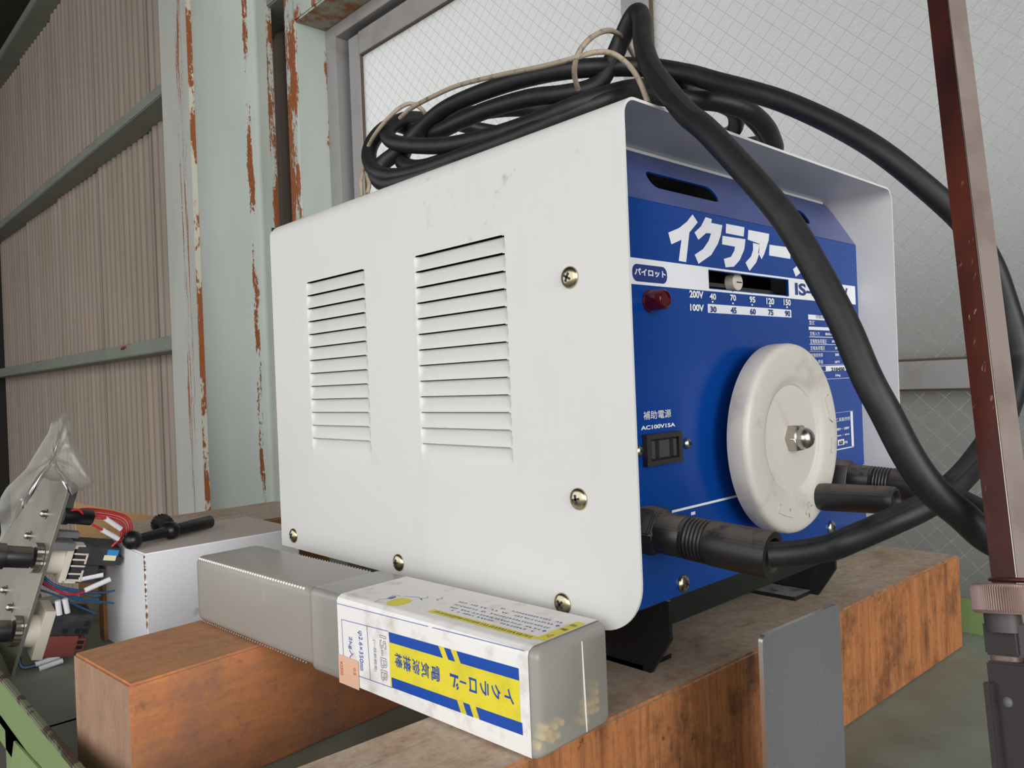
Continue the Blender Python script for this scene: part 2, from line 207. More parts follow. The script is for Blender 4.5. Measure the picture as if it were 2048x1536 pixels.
M['siding'] = mat('weathered slate siding', srgb(132, 121, 112), .9, spec=.1)
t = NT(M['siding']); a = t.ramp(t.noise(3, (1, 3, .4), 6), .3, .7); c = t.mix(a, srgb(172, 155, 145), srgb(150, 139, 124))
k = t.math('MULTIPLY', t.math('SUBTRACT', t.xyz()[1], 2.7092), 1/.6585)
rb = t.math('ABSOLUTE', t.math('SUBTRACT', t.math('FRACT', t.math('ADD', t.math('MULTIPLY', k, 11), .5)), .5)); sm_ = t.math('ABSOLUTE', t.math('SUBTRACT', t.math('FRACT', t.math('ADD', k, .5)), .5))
c = t.mix(t.math('MULTIPLY', t.ramp(rb, .20, .04), .55), c, srgb(84, 74, 64)); c = t.mix(t.math('MULTIPLY', t.ramp(sm_, .045, .016), .92), c, srgb(40, 36, 30))  # rib grooves painted darker to stand for their shade; then dark sheet seams
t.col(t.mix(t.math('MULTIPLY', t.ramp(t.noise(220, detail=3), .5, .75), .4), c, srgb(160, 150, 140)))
M['ground'] = mat('pale gravel outside', srgb(176, 172, 164), .9)
M['dark'] = mat('dark wall', srgb(40, 38, 34), .9)
M['roof'] = mat('dusty roof boards', srgb(58, 54, 48), .9)
M['concrete'] = speckle('concrete floor', srgb(112, 108, 102), .8, srgb(80, 76, 70))
M['outwall'] = speckle('grey block wall outside', srgb(120, 120, 112), .9, srgb(96, 98, 90))
# wired obscure glass
def wired():
    m = bpy.data.materials.new('wired obscure glass'); m.use_nodes = True; t = NT(m); nt = m.node_tree
    nt.nodes.remove(t.b); out = nt.nodes['Material Output']; x = t.xyz()
    def fam(op, ph):
        v = t.math('MULTIPLY', t.math(op, x[1], x[2]), .70711/.0207)
        fr = t.math('FRACT', t.math('SUBTRACT', v, ph)); return t.math('LESS_THAN', t.math('ABSOLUTE', t.math('SUBTRACT', fr, .5)), .019)
    P = G['wire'][0]; u0 = (P[1]+P[2])*.70711/.0207; v0 = (P[1]-P[2])*.70711/.0207
    wire = t.math('MAXIMUM', fam('ADD', u0-.5), fam('SUBTRACT', v0-.5))
    bp = t.n('ShaderNodeBump'); bp.inputs['Strength'].default_value = .55; bp.inputs['Distance'].default_value = .0012; t.l(t.noise(330, (1, 1, .7), 3), bp.inputs['Height'])
    tr = t.n('ShaderNodeBsdfTranslucent'); tr.inputs[0].default_value = (.97, .98, .975, 1); t.l(bp.outputs[0], tr.inputs[1])
    df = t.n('ShaderNodeBsdfDiffuse'); df.inputs[0].default_value = (.36, .36, .33, 1); t.l(bp.outputs[0], df.inputs[2])
    gl = t.n('ShaderNodeBsdfGlossy'); gl.inputs['Roughness'].default_value = .22; gl.inputs[0].default_value = (.9, .9, .9, 1); t.l(bp.outputs[0], gl.inputs['Normal'])
    wd = t.n('ShaderNodeBsdfDiffuse'); wd.inputs[0].default_value = (.37, .385, .38, 1)
    m1 = t.n('ShaderNodeMixShader'); m1.inputs[0].default_value = .17; t.l(tr.outputs[0], m1.inputs[1]); t.l(df.outputs[0], m1.inputs[2])
    m2 = t.n('ShaderNodeMixShader'); m2.inputs[0].default_value = .05; t.l(m1.outputs[0], m2.inputs[1]); t.l(gl.outputs[0], m2.inputs[2])
    m3 = t.n('ShaderNodeMixShader'); t.l(t.math('MULTIPLY', wire, .75), m3.inputs[0]); t.l(m2.outputs[0], m3.inputs[1]); t.l(wd.outputs[0], m3.inputs[2])
    t.l(m3.outputs[0], out.inputs[0]); return m
M['glass'] = wired()
def film(name, col, alpha, rough=.25, diff=.5):
    m = bpy.data.materials.new(name); m.use_nodes = True; t = NT(m); t.t.nodes.remove(t.b); out = t.t.nodes['Material Output']
    tp = t.n('ShaderNodeBsdfTransparent'); tp.inputs[0].default_value = (.97, .97, .96, 1)
    tl = t.n('ShaderNodeBsdfTranslucent'); tl.inputs[0].default_value = (*col, 1)
    df = t.n('ShaderNodeBsdfDiffuse'); df.inputs[0].default_value = (*col, 1)
    gl = t.n('ShaderNodeBsdfGlossy'); gl.inputs['Roughness'].default_value = rough
    a = t.n('ShaderNodeMixShader'); a.inputs[0].default_value = diff; t.l(tl.outputs[0], a.inputs[1]); t.l(df.outputs[0], a.inputs[2])
    b = t.n('ShaderNodeMixShader'); b.inputs[0].default_value = alpha; t.l(tp.outputs[0], b.inputs[1]); t.l(a.outputs[0], b.inputs[2])
    c = t.n('ShaderNodeMixShader'); fr = t.n('ShaderNodeFresnel'); fr.inputs[0].default_value = 1.45; t.l(fr.outputs[0], c.inputs[0]); t.l(b.outputs[0], c.inputs[1]); t.l(gl.outputs[0], c.inputs[2])
    t.l(c.outputs[0], out.inputs[0]); return m
M['case'] = film('frosted dirty plastic', srgb(190, 183, 174), .80, .3, .75)
M['casecap'] = film('frosted clear plastic', srgb(236, 233, 222), .38, .25, .85)
M['bag'] = film('clear polythene', srgb(190, 186, 178), .30, .12, .5)
M['ridge'] = mat('glossy moulded bumps', srgb(228, 226, 220), .25)
M['label'] = speckle('soiled white label', srgb(236, 233, 229), .6, srgb(150, 126, 108), .52, .82, 62, .65)
M['lblue'] = mat('label blue', srgb(0, 70, 166), .5)
M['lyel'] = speckle('label yellow', srgb(228, 212, 50), .55, srgb(170, 150, 50), .5, .8, 50, .6)
M['lline'] = mat('label line blue', srgb(56, 84, 168), .5)
M['lgrey'] = mat('label grey ink', srgb(140, 142, 160), .5)
M['price'] = speckle('faded orange sticker', srgb(226, 182, 152), .6, srgb(196, 140, 110))
M['priceink'] = mat('faded red ink', srgb(190, 96, 70), .6)
M['flux'] = mat('grey flux', srgb(104, 108, 112), .8); M['rodtip'] = mat('yellow rod tip', srgb(236, 196, 70), .6)
M['wboxside'] = speckle('white laminate', srgb(238, 238, 242), .45, srgb(150, 146, 146), .66, .74, 40, .5)
M['wboxtop'] = speckle('dusty board top', srgb(208, 195, 186), .85, srgb(176, 162, 152))
M['chip'] = speckle('brown board edge', srgb(152, 104, 62), .8, srgb(84, 52, 30), .45, .6, 30, .8)
M['card'] = speckle('tan cardboard', srgb(188, 150, 104), .85, srgb(160, 124, 84), .5, .7, 12, .5)
M['plank'] = wood('grey weathered plank', srgb(176, 124, 72), srgb(150, 106, 66), srgb(90, 70, 56), srgb(204, 188, 172), (2, 12, 14), .95, .3, .3)
M['blackened'] = speckle('blackened steel key', srgb(30, 30, 33), .32, srgb(70, 68, 66), .5, .8, 60, .5, metal=.5)
M['alplate'] = speckle('dull aluminium plate', srgb(148, 142, 128), .4, srgb(110, 102, 90), .4, .7, 16, .7, metal=.55)
M['cream'] = mat('cream plastic', srgb(206, 198, 184), .5)
M['blockblack'] = speckle('black contact block', srgb(44, 44, 48), .55, srgb(86, 82, 80), .5, .8, 60, .6)
M['blockred'] = speckle('brown red contact block', srgb(128, 66, 58), .6, srgb(96, 54, 50))
M['sky_ink'] = mat('sky blue sticker', srgb(40, 130, 190), .5); M['cream_ink'] = mat('cream sticker', srgb(222, 214, 170), .5)
M['redwire'] = mat('red wire', srgb(176, 34, 44), .4); M['bluewire'] = mat('blue wire', srgb(36, 76, 112), .45); M['whitetube'] = mat('white sleeve', srgb(216, 216, 220), .45)
M['postbrown'] = mat('brown lacquered steel', srgb(60, 26, 26), .34, metal=0, spec=.35)
t = NT(M['postbrown']); f1 = t.ramp(t.noise(9, detail=5), .42, .66); c = t.mix(f1, srgb(52, 24, 25), srgb(104, 46, 28))
sc_ = t.math('MULTIPLY', t.ramp(t.noise(420, (1, 1, .35), 3), .66, .72), t.ramp(t.noise(40, detail=3), .45, .65)); t.col(t.mix(t.math('MULTIPLY', sc_, .7), c, srgb(190, 170, 140)))
M['postside'] = speckle('grey worn steel', srgb(128, 116, 110), .45, srgb(98, 80, 72), .45, .7, 30, .7)
M['bronze'] = speckle('tarnished knurled steel', srgb(132, 110, 102), .42, srgb(90, 68, 60), .5, .7, 60, .6, metal=.3, dust=(srgb(150, 126, 116), .5, .95, .9))
M['gaugedark'] = speckle('blackened tool steel', srgb(56, 48, 49), .5, srgb(96, 62, 48), .58, .74, 36, .7, dust=(srgb(130, 116, 106), .6, 1, .6))

# ------------------------------------------------------------------ object helpers
def empty(name, loc, label, cat, group=None):
    o = bpy.data.objects.new(name, None); C.objects.link(o); o.location = loc; o.empty_display_size = .02
    o['label'] = label; o['category'] = cat
    if group: o['group'] = group
    return o
def tag(o, label, cat, group=None):
    o['label'] = label; o['category'] = cat
    if group: o['group'] = group
    return o
def put(o, parent=None, label=None):
    C.objects.link(o)
    if parent is not None:
        o.parent = parent
        L = Matrix.Translation(parent.location) if parent.parent is None else Matrix.Identity(4)
        if parent.parent is None and parent.type == 'EMPTY': o.matrix_parent_inverse = L.inverted()
    if label: o['label'] = label
    return o
def struct(o): o['kind'] = 'structure'; return o
class BM:
    """collects shapes into one mesh"""
    def __init__(s): s.v = []; s.f = []; s.mi = []; s.nr = False
    def add(s, vs, fs, mi=0):
        o = len(s.v); s.v += [tuple(p) for p in vs]; s.f += [tuple(i+o for i in f) for f in fs]; s.mi += [mi]*len(fs); return s
    def box(s, a, b, mi=0, mats=None):
        (x0, y0, z0), (x1, y1, z1) = a, b
        vs = [(x, y, z) for x in (x0, x1) for y in (y0, y1) for z in (z0, z1)]
        fs = [(0, 1, 3, 2), (4, 6, 7, 5), (0, 4, 5, 1), (2, 3, 7, 6), (0, 2, 6, 4), (1, 5, 7, 3)]   # -x +x -y +y -z +z
        o = len(s.v); s.v += vs; s.f += [tuple(i+o for i in f) for f in fs]; s.mi += list(mats) if mats else [mi]*6; return s
    def obox(s, o, ax, ay, az, mi=0):
        """box from corner o with edge vectors"""
        o, ax, ay, az = V(o), V(ax), V(ay), V(az)
        vs = [o+ax*i+ay*j+az*k for i in (0, 1) for j in (0, 1) for k in (0, 1)]
        return s.add(vs, [(0, 1, 3, 2), (4, 6, 7, 5), (0, 4, 5, 1), (2, 3, 7, 6), (0, 2, 6, 4), (1, 5, 7, 3)], mi)
    def lathe(s, p, axis, prof, n=32, mi=0, caps=True, twist=0):
        """prof: (distance along axis, radius)"""
        p, ax = V(p), V(axis).normalized(); e = ax.orthogonal().normalized(); g = ax.cross(e); rings = []; o = len(s.v)
        for d, r in prof:
            for k in range(n):
                a = 2*math.pi*k/n+twist; s.v.append(tuple(p+ax*d+e*(r*math.cos(a))+g*(r*math.sin(a))))
        for i in range(len(prof)-1):
            for k in range(n):
                q = (k+1) % n; s.f.append((o+i*n+k, o+i*n+q, o+(i+1)*n+q, o+(i+1)*n+k)); s.mi.append(mi)
        if caps:
            for i, rev in ((0, True), (len(prof)-1, False)):
                if prof[i][1] > 1e-6:
                    f = [o+i*n+k for k in range(n)]; s.f.append(tuple(reversed(f)) if rev else tuple(f)); s.mi.append(mi)
        return s
    def tube(s, pts, r, n=12, mi=0, res=6):
        P = catmull(pts, res) if res else [V(p) for p in pts]
        T = [(P[min(i+1, len(P)-1)]-P[max(i-1, 0)]).normalized() for i in range(len(P))]
        e = T[0].orthogonal().normalized(); o = len(s.v)
        for i, p in enumerate(P):
            e = (e-T[i]*e.dot(T[i])).normalized(); g = T[i].cross(e)
            for k in range(n):
                a = 2*math.pi*k/n; s.v.append(tuple(p+e*(r*math.cos(a))+g*(r*math.sin(a))))
        for i in range(len(P)-1):
            for k in range(n):
                q = (k+1) % n; s.f.append((o+i*n+k, o+i*n+q, o+(i+1)*n+q, o+(i+1)*n+k)); s.mi.append(mi)
        s.f.append(tuple(o+k for k in reversed(range(n)))); s.f.append(tuple(o+(len(P)-1)*n+k for k in range(n))); s.mi += [mi, mi]
        return s
    def sphere(s, c, r, n=12, mi=0):
        prof = [(-r*math.cos(math.pi*i/n), max(r*math.sin(math.pi*i/n), 1e-7)) for i in range(n+1)]
        return s.lathe(c, (0, 0, 1), prof, 2*n, mi, caps=False)
    def build(s, name, m, parent=None, smooth=False, label=None, bevel=0, angle=40, weld=True, seg=2):
        me = bpy.data.meshes.new(name); me.from_pydata(s.v, [], s.f)
        for p, i in zip(me.polygons, s.mi): p.material_index = i
        bm = bmesh.new(); bm.from_mesh(me)
        if weld: bmesh.ops.remove_doubles(bm, verts=bm.verts, dist=1e-6)
        if not s.nr: bmesh.ops.recalc_face_normals(bm, faces=bm.faces)
        if bevel:
            ed = [e for e in bm.edges if len(e.link_faces) == 2 and e.calc_face_angle(0) > .5]
            bmesh.ops.bevel(bm, geom=ed, offset=bevel, segments=seg, affect='EDGES', clamp_overlap=True)
        bm.to_mesh(me); bm.free()
        for q in (m if isinstance(m, (list, tuple)) else [m]): me.materials.append(q)
        if smooth or bevel:
            for p in me.polygons: p.use_smooth = True
            me.set_sharp_from_angle(angle=math.radians(angle))
        return put(bpy.data.objects.new(name, me), parent, label)
def catmull(pts, res):
    P = [V(p) for p in pts]; P = [P[0]*2-P[1]]+P+[P[-1]*2-P[-2]]; out = []
    for i in range(1, len(P)-2):
        a, b, c, d = P[i-1:i+3]
        for k in range(res):
            t = k/res; out.append(.5*((2*b)+(c-a)*t+(2*a-5*b+4*c-d)*t*t+(3*b-a-3*c+d)*t**3))
    out.append(P[-2]); return out
def curve_mesh(cu):
    o = bpy.data.objects.new('tmp', cu); C.objects.link(o); bpy.context.view_layer.update()
    me = bpy.data.meshes.new_from_object(o.evaluated_get(bpy.context.evaluated_depsgraph_get()))
    bpy.data.objects.remove(o); bpy.data.curves.remove(cu); me.materials.clear(); return me
def flat(loops, ext=0):
    """filled 2D shape (first loop outer, others holes)"""
    cu = bpy.data.curves.new('shape', 'CURVE'); cu.dimensions = '2D'; cu.fill_mode = 'BOTH'; cu.extrude = ext
    for lp in loops:
        sp = cu.splines.new('POLY'); sp.points.add(len(lp)-1); sp.use_cyclic_u = True
        for p, q in zip(sp.points, lp): p.co = (q[0], q[1], 0, 1)
    return curve_mesh(cu)
_tc = {}
def text_mesh(s, bold=0.0, outline=False):
    cu = bpy.data.curves.new('txt', 'FONT'); cu.body = s; cu.offset = bold; cu.resolution_u = 3
    if outline: cu.fill_mode = 'NONE'; cu.bevel_depth = .012; cu.bevel_resolution = 0
    return curve_mesh(cu)
def bbox(me):
    xs = [v.co.x for v in me.vertices]; ys = [v.co.y for v in me.vertices]; return min(xs), max(xs), min(ys), max(ys)
def fit(me, w_, h_):
    """scale a flat mesh so that its box is exactly 0..w, 0..h"""
    a, b, c, d = bbox(me); sx = w_/max(b-a, 1e-6); sy = h_/max(d-c, 1e-6)
    for v in me.vertices: v.co = ((v.co.x-a)*sx, (v.co.y-c)*sy, 0)
    return me
def merge(name, metas, m, parent, label=None):
    """metas: (mesh, matrix, material index) -> one object"""
    bm = bmesh.new()
    for me, mx, mi in metas:
        me.transform(mx)
        for p in me.polygons: p.material_index = mi
        bm.from_mesh(me); bpy.data.meshes.remove(me)
    me = bpy.data.meshes.new(name); bm.to_mesh(me); bm.free()
    for q in (m if isinstance(m, (list, tuple)) else [m]): me.materials.append(q)
    return put(bpy.data.objects.new(name, me), parent, label)
def plane_mx(o, ux, uy):
    ux, uy = V(ux), V(uy); n = ux.cross(uy)
    return Matrix(((ux.x, uy.x, n.x, o[0]), (ux.y, uy.y, n.y, o[1]), (ux.z, uy.z, n.z, o[2]), (0, 0, 0, 1)))
def rrect(x0, x1, y0, y1, r, n=6):
    out = []
    for cx, cy, a0 in ((x1-r, y0+r, -90), (x1-r, y1-r, 0), (x0+r, y1-r, 90), (x0+r, y0+r, 180)):
        for k in range(n+1):
            a = math.radians(a0+90*k/n); out.append((cx+r*math.cos(a), cy+r*math.sin(a)))
    return out
def rect(x0, x1, y0, y1): return [(x0, y0), (x1, y0), (x1, y1), (x0, y1)]
# ------------------------------------------------------------------ the building
ZO = G['ZO']; W = G['W']; D = G['D']
struct(BM().box((-7, -5, -.1), (.78, 6, 0)).build('floor', M['concrete']))
struct(BM().box((.785, -8, -.12), (9, 9, -.01)).build('ground', M['ground']))
struct(BM().box((-3.0, -2.4, 3.07), (.80, 6, 3.2)).build('ceiling', M['roof']))
struct(BM().box((-2.4, 5.42, 0), (.8, 5.5, 3.065)).build('wall_end', M['dark']))
struct(BM().box((.95, -5, 0), (1.0, 1.1, 1.34)).build('wall_outside', M['outwall']))
struct(BM().box((1.7, -6, 0), (1.8, .30, 3.2)).build('wall_pane_dimmer', M['outwall']))  # unseen wall added outside to dim the right-hand pane
# corrugated siding, laid in sheets that lap over each other
b = BM(); b.nr = True; y = 1.462; sheet = .6585; yseam = 2.7092-2*sheet; X0 = .7125; cols = []
while y < 5.42:
    k = (y-yseam)/sheet; fr = k-math.floor(k); lap = .007*(fr)
    cols.append((X0-lap*1.6+.004-.013*abs(math.sin(math.pi*fr*11))**.6, y)); y += sheet/11/10
vs = []; fs = []
for x_, y_ in cols: vs += [(x_, y_, 0), (x_, y_, 3.065)]
for i in range(len(cols)-1): fs.append((2*i, 2*i+1, 2*i+3, 2*i+2))
b.add(vs, fs); b.add([(x_+.02, y_, z_) for x_, y_, z_ in vs], [tuple(reversed(f)) for f in fs])
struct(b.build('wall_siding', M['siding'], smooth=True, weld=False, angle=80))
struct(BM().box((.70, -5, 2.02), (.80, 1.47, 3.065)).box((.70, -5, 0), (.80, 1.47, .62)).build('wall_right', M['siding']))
struct(BM().box((.69, -5, .60), (.80, -.45, 2.04)).build('wall_front', M['dark']))
# girts: lipped C channels running along the siding
for gname, zt, zb in (('trim_1', 1.2682, 1.2214), ('trim_2', 2.0895, 2.050), ('trim_3', 2.99, 2.945)):
    b = BM(); h = .10
    b.box((.6099, 1.50, zb), (.6125, 5.40, zb+.052)).box((.6099, 1.50, zb), (.7065, 5.40, zb+.0025)).box((.7040, 1.50, zb), (.7065, 5.40, zb+.10)).box((.6099, 1.50, zb+.098), (.7065, 5.40, zb+.1005))
    b = BM(); b.box((.6099, 1.50, zb), (.7045, 5.40, zt))
    struct(b.build(gname, M['girt'], bevel=.003))
# H column
hc = empty('steel_column', (.5, 1.68, 0), 'pale green rust-streaked steel H column standing left of the white welder', 'column')
x0, x1 = .4047, .6215; y0c, y1c = 1.6002, 1.7733; yw = 1.668
BM().box((x0, y0c+.0012, 0), (x0+.0125, y1c, 3.065)).build('flange', M['colflange'], hc)
BM().box((x0+.0005, y0c-.0008, 0), (x0+.0125, y0c+.0014, 3.065)).build('flange_edge', M['coledge'], hc, label='rust-edged tip of the near flange')
BM().box((x0+.0125, yw, 0), (x1-.0125, yw+.009, 3.065)).build('web', M['colweb'], hc)
BM().box((x1-.0125, y0c-.002, 0), (x1, y1c, 3.065)).build('flange', M['colfar'], hc)
b = BM()
for k in range(6):
    a0, a1 = math.pi/2*k/6, math.pi/2*(k+1)/6; r = .013
    pts = [(x1-.0125-r+r*math.sin(a), yw-r+r*math.cos(a)) for a in (a0, a1)]
    b.add([(pts[0][0], pts[0][1], 0), (pts[1][0], pts[1][1], 0), (pts[1][0], pts[1][1], 3.065), (pts[0][0], pts[0][1], 3.065)], [(0, 1, 2, 3)])
b.build('fillet', M['colfar'], hc, smooth=True)
# window stud and header
sx, sy = .6042, 1.4503
b = BM(); b.box((sx, sy, 0), (.7000, sy+.052, 3.065)); struct(b.build('trim_4', M['stud'], bevel=.006, seg=3))
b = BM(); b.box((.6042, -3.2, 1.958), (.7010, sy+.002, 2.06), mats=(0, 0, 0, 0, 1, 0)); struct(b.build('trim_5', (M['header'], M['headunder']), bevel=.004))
# window: outer frame, two sliding sashes, wired panes above and below the middle rail
win = bpy.data.objects.new('window_1', None); win.location = (.72, .2, .62); C.objects.link(win); struct(win)
ya, yb = sy-.0005, -.449
def part(name, m, *boxes, bevel=.0008):
    b = BM()
    for a, c in boxes: b.box(a, c)
    return b.build(name, m, win, bevel=bevel)
zt = 1.9575
part('window_frame', M['alu'], ((.688, 1.402, .62), (.730, ya, zt)), ((.688, yb, 1.928), (.730, 1.402, zt)), ((.688, yb, .62), (.735, 1.402, .66)))
part('frame_channel', M['alu'], ((.730, 1.372, .62), (.745, ya, zt)), ((.730, yb, 1.898), (.745, 1.402, zt)))
part('sash_stile', M['alu'], ((.7005, 1.322, .66), (.7225, 1.366, 1.912)))
part('sash_rail', M['alu'], ((.7005, .54, 1.862), (.7225, 1.322, 1.915)), ((.7005, .54, 1.044), (.7225, 1.322, 1.0785)))
part('meeting_stile', M['alu'], ((.6985, .4885, .66), (.7225, .5412, 1.93)))
part('sash_rail', M['alu'], ((.7005, yb, 1.875), (.7225, .4885, 1.93)), ((.7005, yb, 1.044), (.7225, .4885, 1.0785)))
part('glazing_bead', M['dirtseal'], ((.7035, .541, 1.8595), (.7205, 1.3225, 1.8622)), ((.7035, yb, 1.0785), (.7205, .4885, 1.0815)), ((.7035, yb, 1.0415), (.7205, .4885, 1.044)), ((.7035, 1.3195, 1.08), (.7205, 1.3222, 1.862)), ((.7035, .4855, 1.08), (.7205, .4886, 1.875)))
part('gap_shade', M['black_ink'], ((.704, 1.366, .66), (.728, 1.3715, 1.905)), ((.704, .5412, 1.915), (.728, 1.366, 1.9195)))  # black strips stand in for the shade in the gap round the sash
part('glass_pane', M['glass'], ((.710, .54, 1.078), (.716, 1.322, 1.862)), bevel=0)
part('glass_pane', M['glass'], ((.710, yb, 1.078), (.716, .4885, 1.875)), bevel=0)
part('glass_pane', M['glass'], ((.710, .54, .66), (.716, 1.322, 1.044)), bevel=0)
part('glass_pane', M['glass'], ((.710, yb, .66), (.716, .4885, 1.044)), bevel=0)

# ------------------------------------------------------------------ workbench
bx0, bx1 = G['bench']['x0'], G['bench']['x1']; lip = .835; by0, by1 = -.75, .99
wb = empty('workbench', (.18, .4, 0), 'green steel workbench with a grey mat top under the welder', 'workbench')
BM().box((bx0+.002, by0, .780), (bx1, by1, .80)).build('bench_top', M['bench_top'], wb, bevel=.001)
BM().box((bx1, by0, .74), (bx1+.004, by1, lip)).build('back_lip', M['bench_green'], wb, label='green back upstand')
BM().box((bx0, by0, .792), (bx0+.003, by1, lip)).box((bx0, by0, .776), (bx0+.003, by1, .80)).build('apron', M['bench_green'], wb, label='green front apron')
BM().box((bx0-.0006, by0, lip-.004), (bx0+.0042, by1, lip+.001)).build('apron_edge', M['lipedge'], wb, bevel=.0008, label='worn scuffed apron edge')
b = BM(); gp_ = [(bx0-.002, .492, .7975), (bx0-.002, .405, .8035), (bx0-.010, .30, .76), (bx0-.016, .30, .70), (bx0-.016, .492, .70)]; n = 5
b.add(gp_+[(bx0-.0004, c, d) for a, c, d in gp_], [tuple(range(n)), tuple(range(2*n-1, n-1, -1))]+[(i, (i+1) % n, n+(i+1) % n, n+i) for i in range(n)]); b.build('gusset_plate', M['bench_green'], wb)
BM().box((bx0-.0003, .10, .50), (bx0+.003, .534, .7765)).build('side_plate', M['bench_green'], wb)
for yl in (.492, -.6):
    BM().box((bx0, yl, 0), (bx0+.004, yl+.045, .80)).box((bx0, yl, 0), (bx0+.05, yl+.004, .80)).build('leg', M['bench_green'], wb)
    BM().box((bx1-.05, yl, 0), (bx1, yl+.05, .78)).build('leg', M['bench_green'], wb)

# ------------------------------------------------------------------ timber beams
def beam(name, q, z0_, z1_, m, label):
    b = BM(); vs = [(a[0], a[1], z) for z in (z0_, z1_) for a in q]
    b.add(vs, [(3, 2, 1, 0), (4, 5, 6, 7), (0, 1, 5, 4), (2, 3, 7, 6)], 0); b.add(vs, [(1, 2, 6, 5), (3, 0, 4, 7)], 1)
    return tag(b.build(name, m, bevel=.0016, seg=2), label, 'beam', None)
q = G['beam2']; beam('timber_beam', (q[1], q[0], q[3], q[2]), .8, G['zb'], (M['beam_near'], M['beam_near']), 'dark-stained timber beam under the front of the welder, sawn face toward the viewer')
q = G['beam1']; beam('timber_beam', q, .8, G['zb'], (M['beam_far'], M['beam_end']), 'orange-brown timber beam with pale end grain, under the rear of the grey plastic rod case')
# ------------------------------------------------------------------ arc welder
YP = G['fold'][1]; ZF = G['fold'][2]; YT, ZT = G['ptop'][1], G['ptop'][2]; ZB = G['pbot'][2]
H = .285; T = .0016; z0 = ZO; zt = ZO+H
we = empty('arc_welder', (W/2, D/2, G['zb']), 'off-white arc welding machine with a blue front panel and a round dial, on two beams', 'welder')
# left side with pressed louvres (real slits opening into the dark inside)
R1 = .0105; LL, LR = G['louvL'], G['louvR']
ys = set()
for g in (LL, LR):
    for a in (g['y0'], g['y1']):
        for k in range(-4, 11): ys.add(round(a+(.0009*k if a == g['y0'] else -.0009*k), 5))
    for k in range(1, 8): ys.add(round(g['y0']+(g['y1']-g['y0'])*k/8, 5))
ys |= {0.0, .03, .06, D*.9, D-.0105, D}; ys = sorted(ys); zl = [LL['zt']+(LL['zb']-LL['zt'])*k/12 for k in range(13)]; pitch = zl[0]-zl[1]
def depth(y_, dz):
    if dz < 0 or dz > pitch*.93: return 0
    e = 0
    for g in (LL, LR):
        d = min(y_-g['y0'], g['y1']-y_)
        if d > 0: e = min(1, d/.0042); e = math.sqrt(max(0, 1-(1-e)**2))
    s_ = 1-dz/(pitch*.93)
    return .0036*e*s_**1.5
zlo = ZO+.030; rows = [(zt-R1, -1), (zl[0]+.02, -1)]
for zz in zl:
    rows.append((zz+.00055, -1))
    rows.append((zz, -2))
    for k in range(6): rows.append((zz-pitch*.93*k/5, pitch*.93*k/5))
rows += [(zl[-1]-.03, -1), (zlo, -1)]
b = BM(); b.nr = True; ny = len(ys)
vs = [(depth(y_, dz), y_, zz) for zz, dz in rows for y_ in ys]; fs = []
for i in range(len(rows)-1):
    gap = rows[i][1] == -2 or rows[i+1][1] == -2
    if rows[i][1] == -2 : continue
    for j in range(ny-1):
        if gap and any(g['y0']+.0012 < ys[j] and ys[j+1] < g['y1']-.0012 for g in (LL, LR)): continue
        fs.append((i*ny+j, (i+1)*ny+j, (i+1)*ny+j+1, i*ny+j+1))
fs = [tuple(reversed(f)) for f in fs]; b.add(vs, fs)
ra = .029; arc = [(ra-ra*math.cos(a), ZO+ra-ra*math.sin(a)) for a in [math.pi/2*k/12 for k in range(13)]]
low = [(0, zlo)]+[(y_, z_) for y_, z_ in arc]+[(D, ZO), (D, zlo)]
b.add([(0, y_, z_) for y_, z_ in low], [tuple(range(len(low)))])
edge = [(0, zt-R1), (0, zlo)]+arc+[(D, ZO)]
vs = [(x_, y_, z_) for y_, z_ in edge for x_ in (0, T)]+[(T, y_+.012, z_+.004) for y_, z_ in edge]; ne = len(edge)
b.add(vs, [(2*i, 2*i+1, 2*i+3, 2*i+2) for i in range(ne-1)])
# rounded top and right side as one bent sheet
def prof(off):
    r = R1-off; out = []
    for cx, a0 in ((R1, 180), (W-R1, 90)):
        for k in range(9): a = math.radians(a0-90*k/8); out.append((cx+r*math.cos(a), zt-R1+r*math.sin(a)))
    out.append((W-off, ZO)); return out
po, pi_ = prof(0), prof(T); n = len(po)
vs = [(x_, y_, z_) for y_ in (0, D) for x_, z_ in po]+[(x_, y_, z_) for y_ in (0, D) for x_, z_ in pi_]; fs = []
for i in range(n-1):
    fs += [(i, n+i, n+i+1, i+1), (2*n+i, 2*n+i+1, 3*n+i+1, 3*n+i), (i, i+1, 2*n+i+1, 2*n+i), (n+i, 3*n+i, 3*n+i+1, n+i+1)]
b.add(vs, fs)
cov = b.build('cover', M['cover'], we, smooth=True, weld=False, angle=50)
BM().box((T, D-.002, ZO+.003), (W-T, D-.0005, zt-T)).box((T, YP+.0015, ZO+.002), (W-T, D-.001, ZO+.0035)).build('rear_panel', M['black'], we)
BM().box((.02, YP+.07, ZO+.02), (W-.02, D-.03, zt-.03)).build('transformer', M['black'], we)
# front panel: upright sheet with the scale slot, then the leaning top with two vent slots
wx0, wx1, wz0, wz1 = G['win']
WIN = rect(wx0, wx1, wz0, wz1)
metas = [(flat([rect(T, W-T, ZB, ZF), WIN], .0006), plane_mx((0, YP+.0007, 0), (1, 0, 0), (0, 0, 1)), 0)]
tl = math.hypot(YT-YP, ZT-ZF); uy = V((0, YT-YP, ZT-ZF))/tl
def slot(x0_, x1_, lo=.0138, hi=.0282):
    return rrect(x0_, x1_, lo, hi, .0062)
metas.append((flat([[(T, 0), (W-T, 0), (W-T, tl-.0105), (W-T-.003, tl-.004), (W-T-.0088, tl), (T+.0088, tl), (T+.003, tl-.004), (T, tl-.0105)], slot(.0765, .1535), slot(.2085, .2885)], .0006), plane_mx((0, YP+.0007, ZF), (1, 0, 0), uy), 0))
fp = merge('front_panel', metas, M['blue'], we)
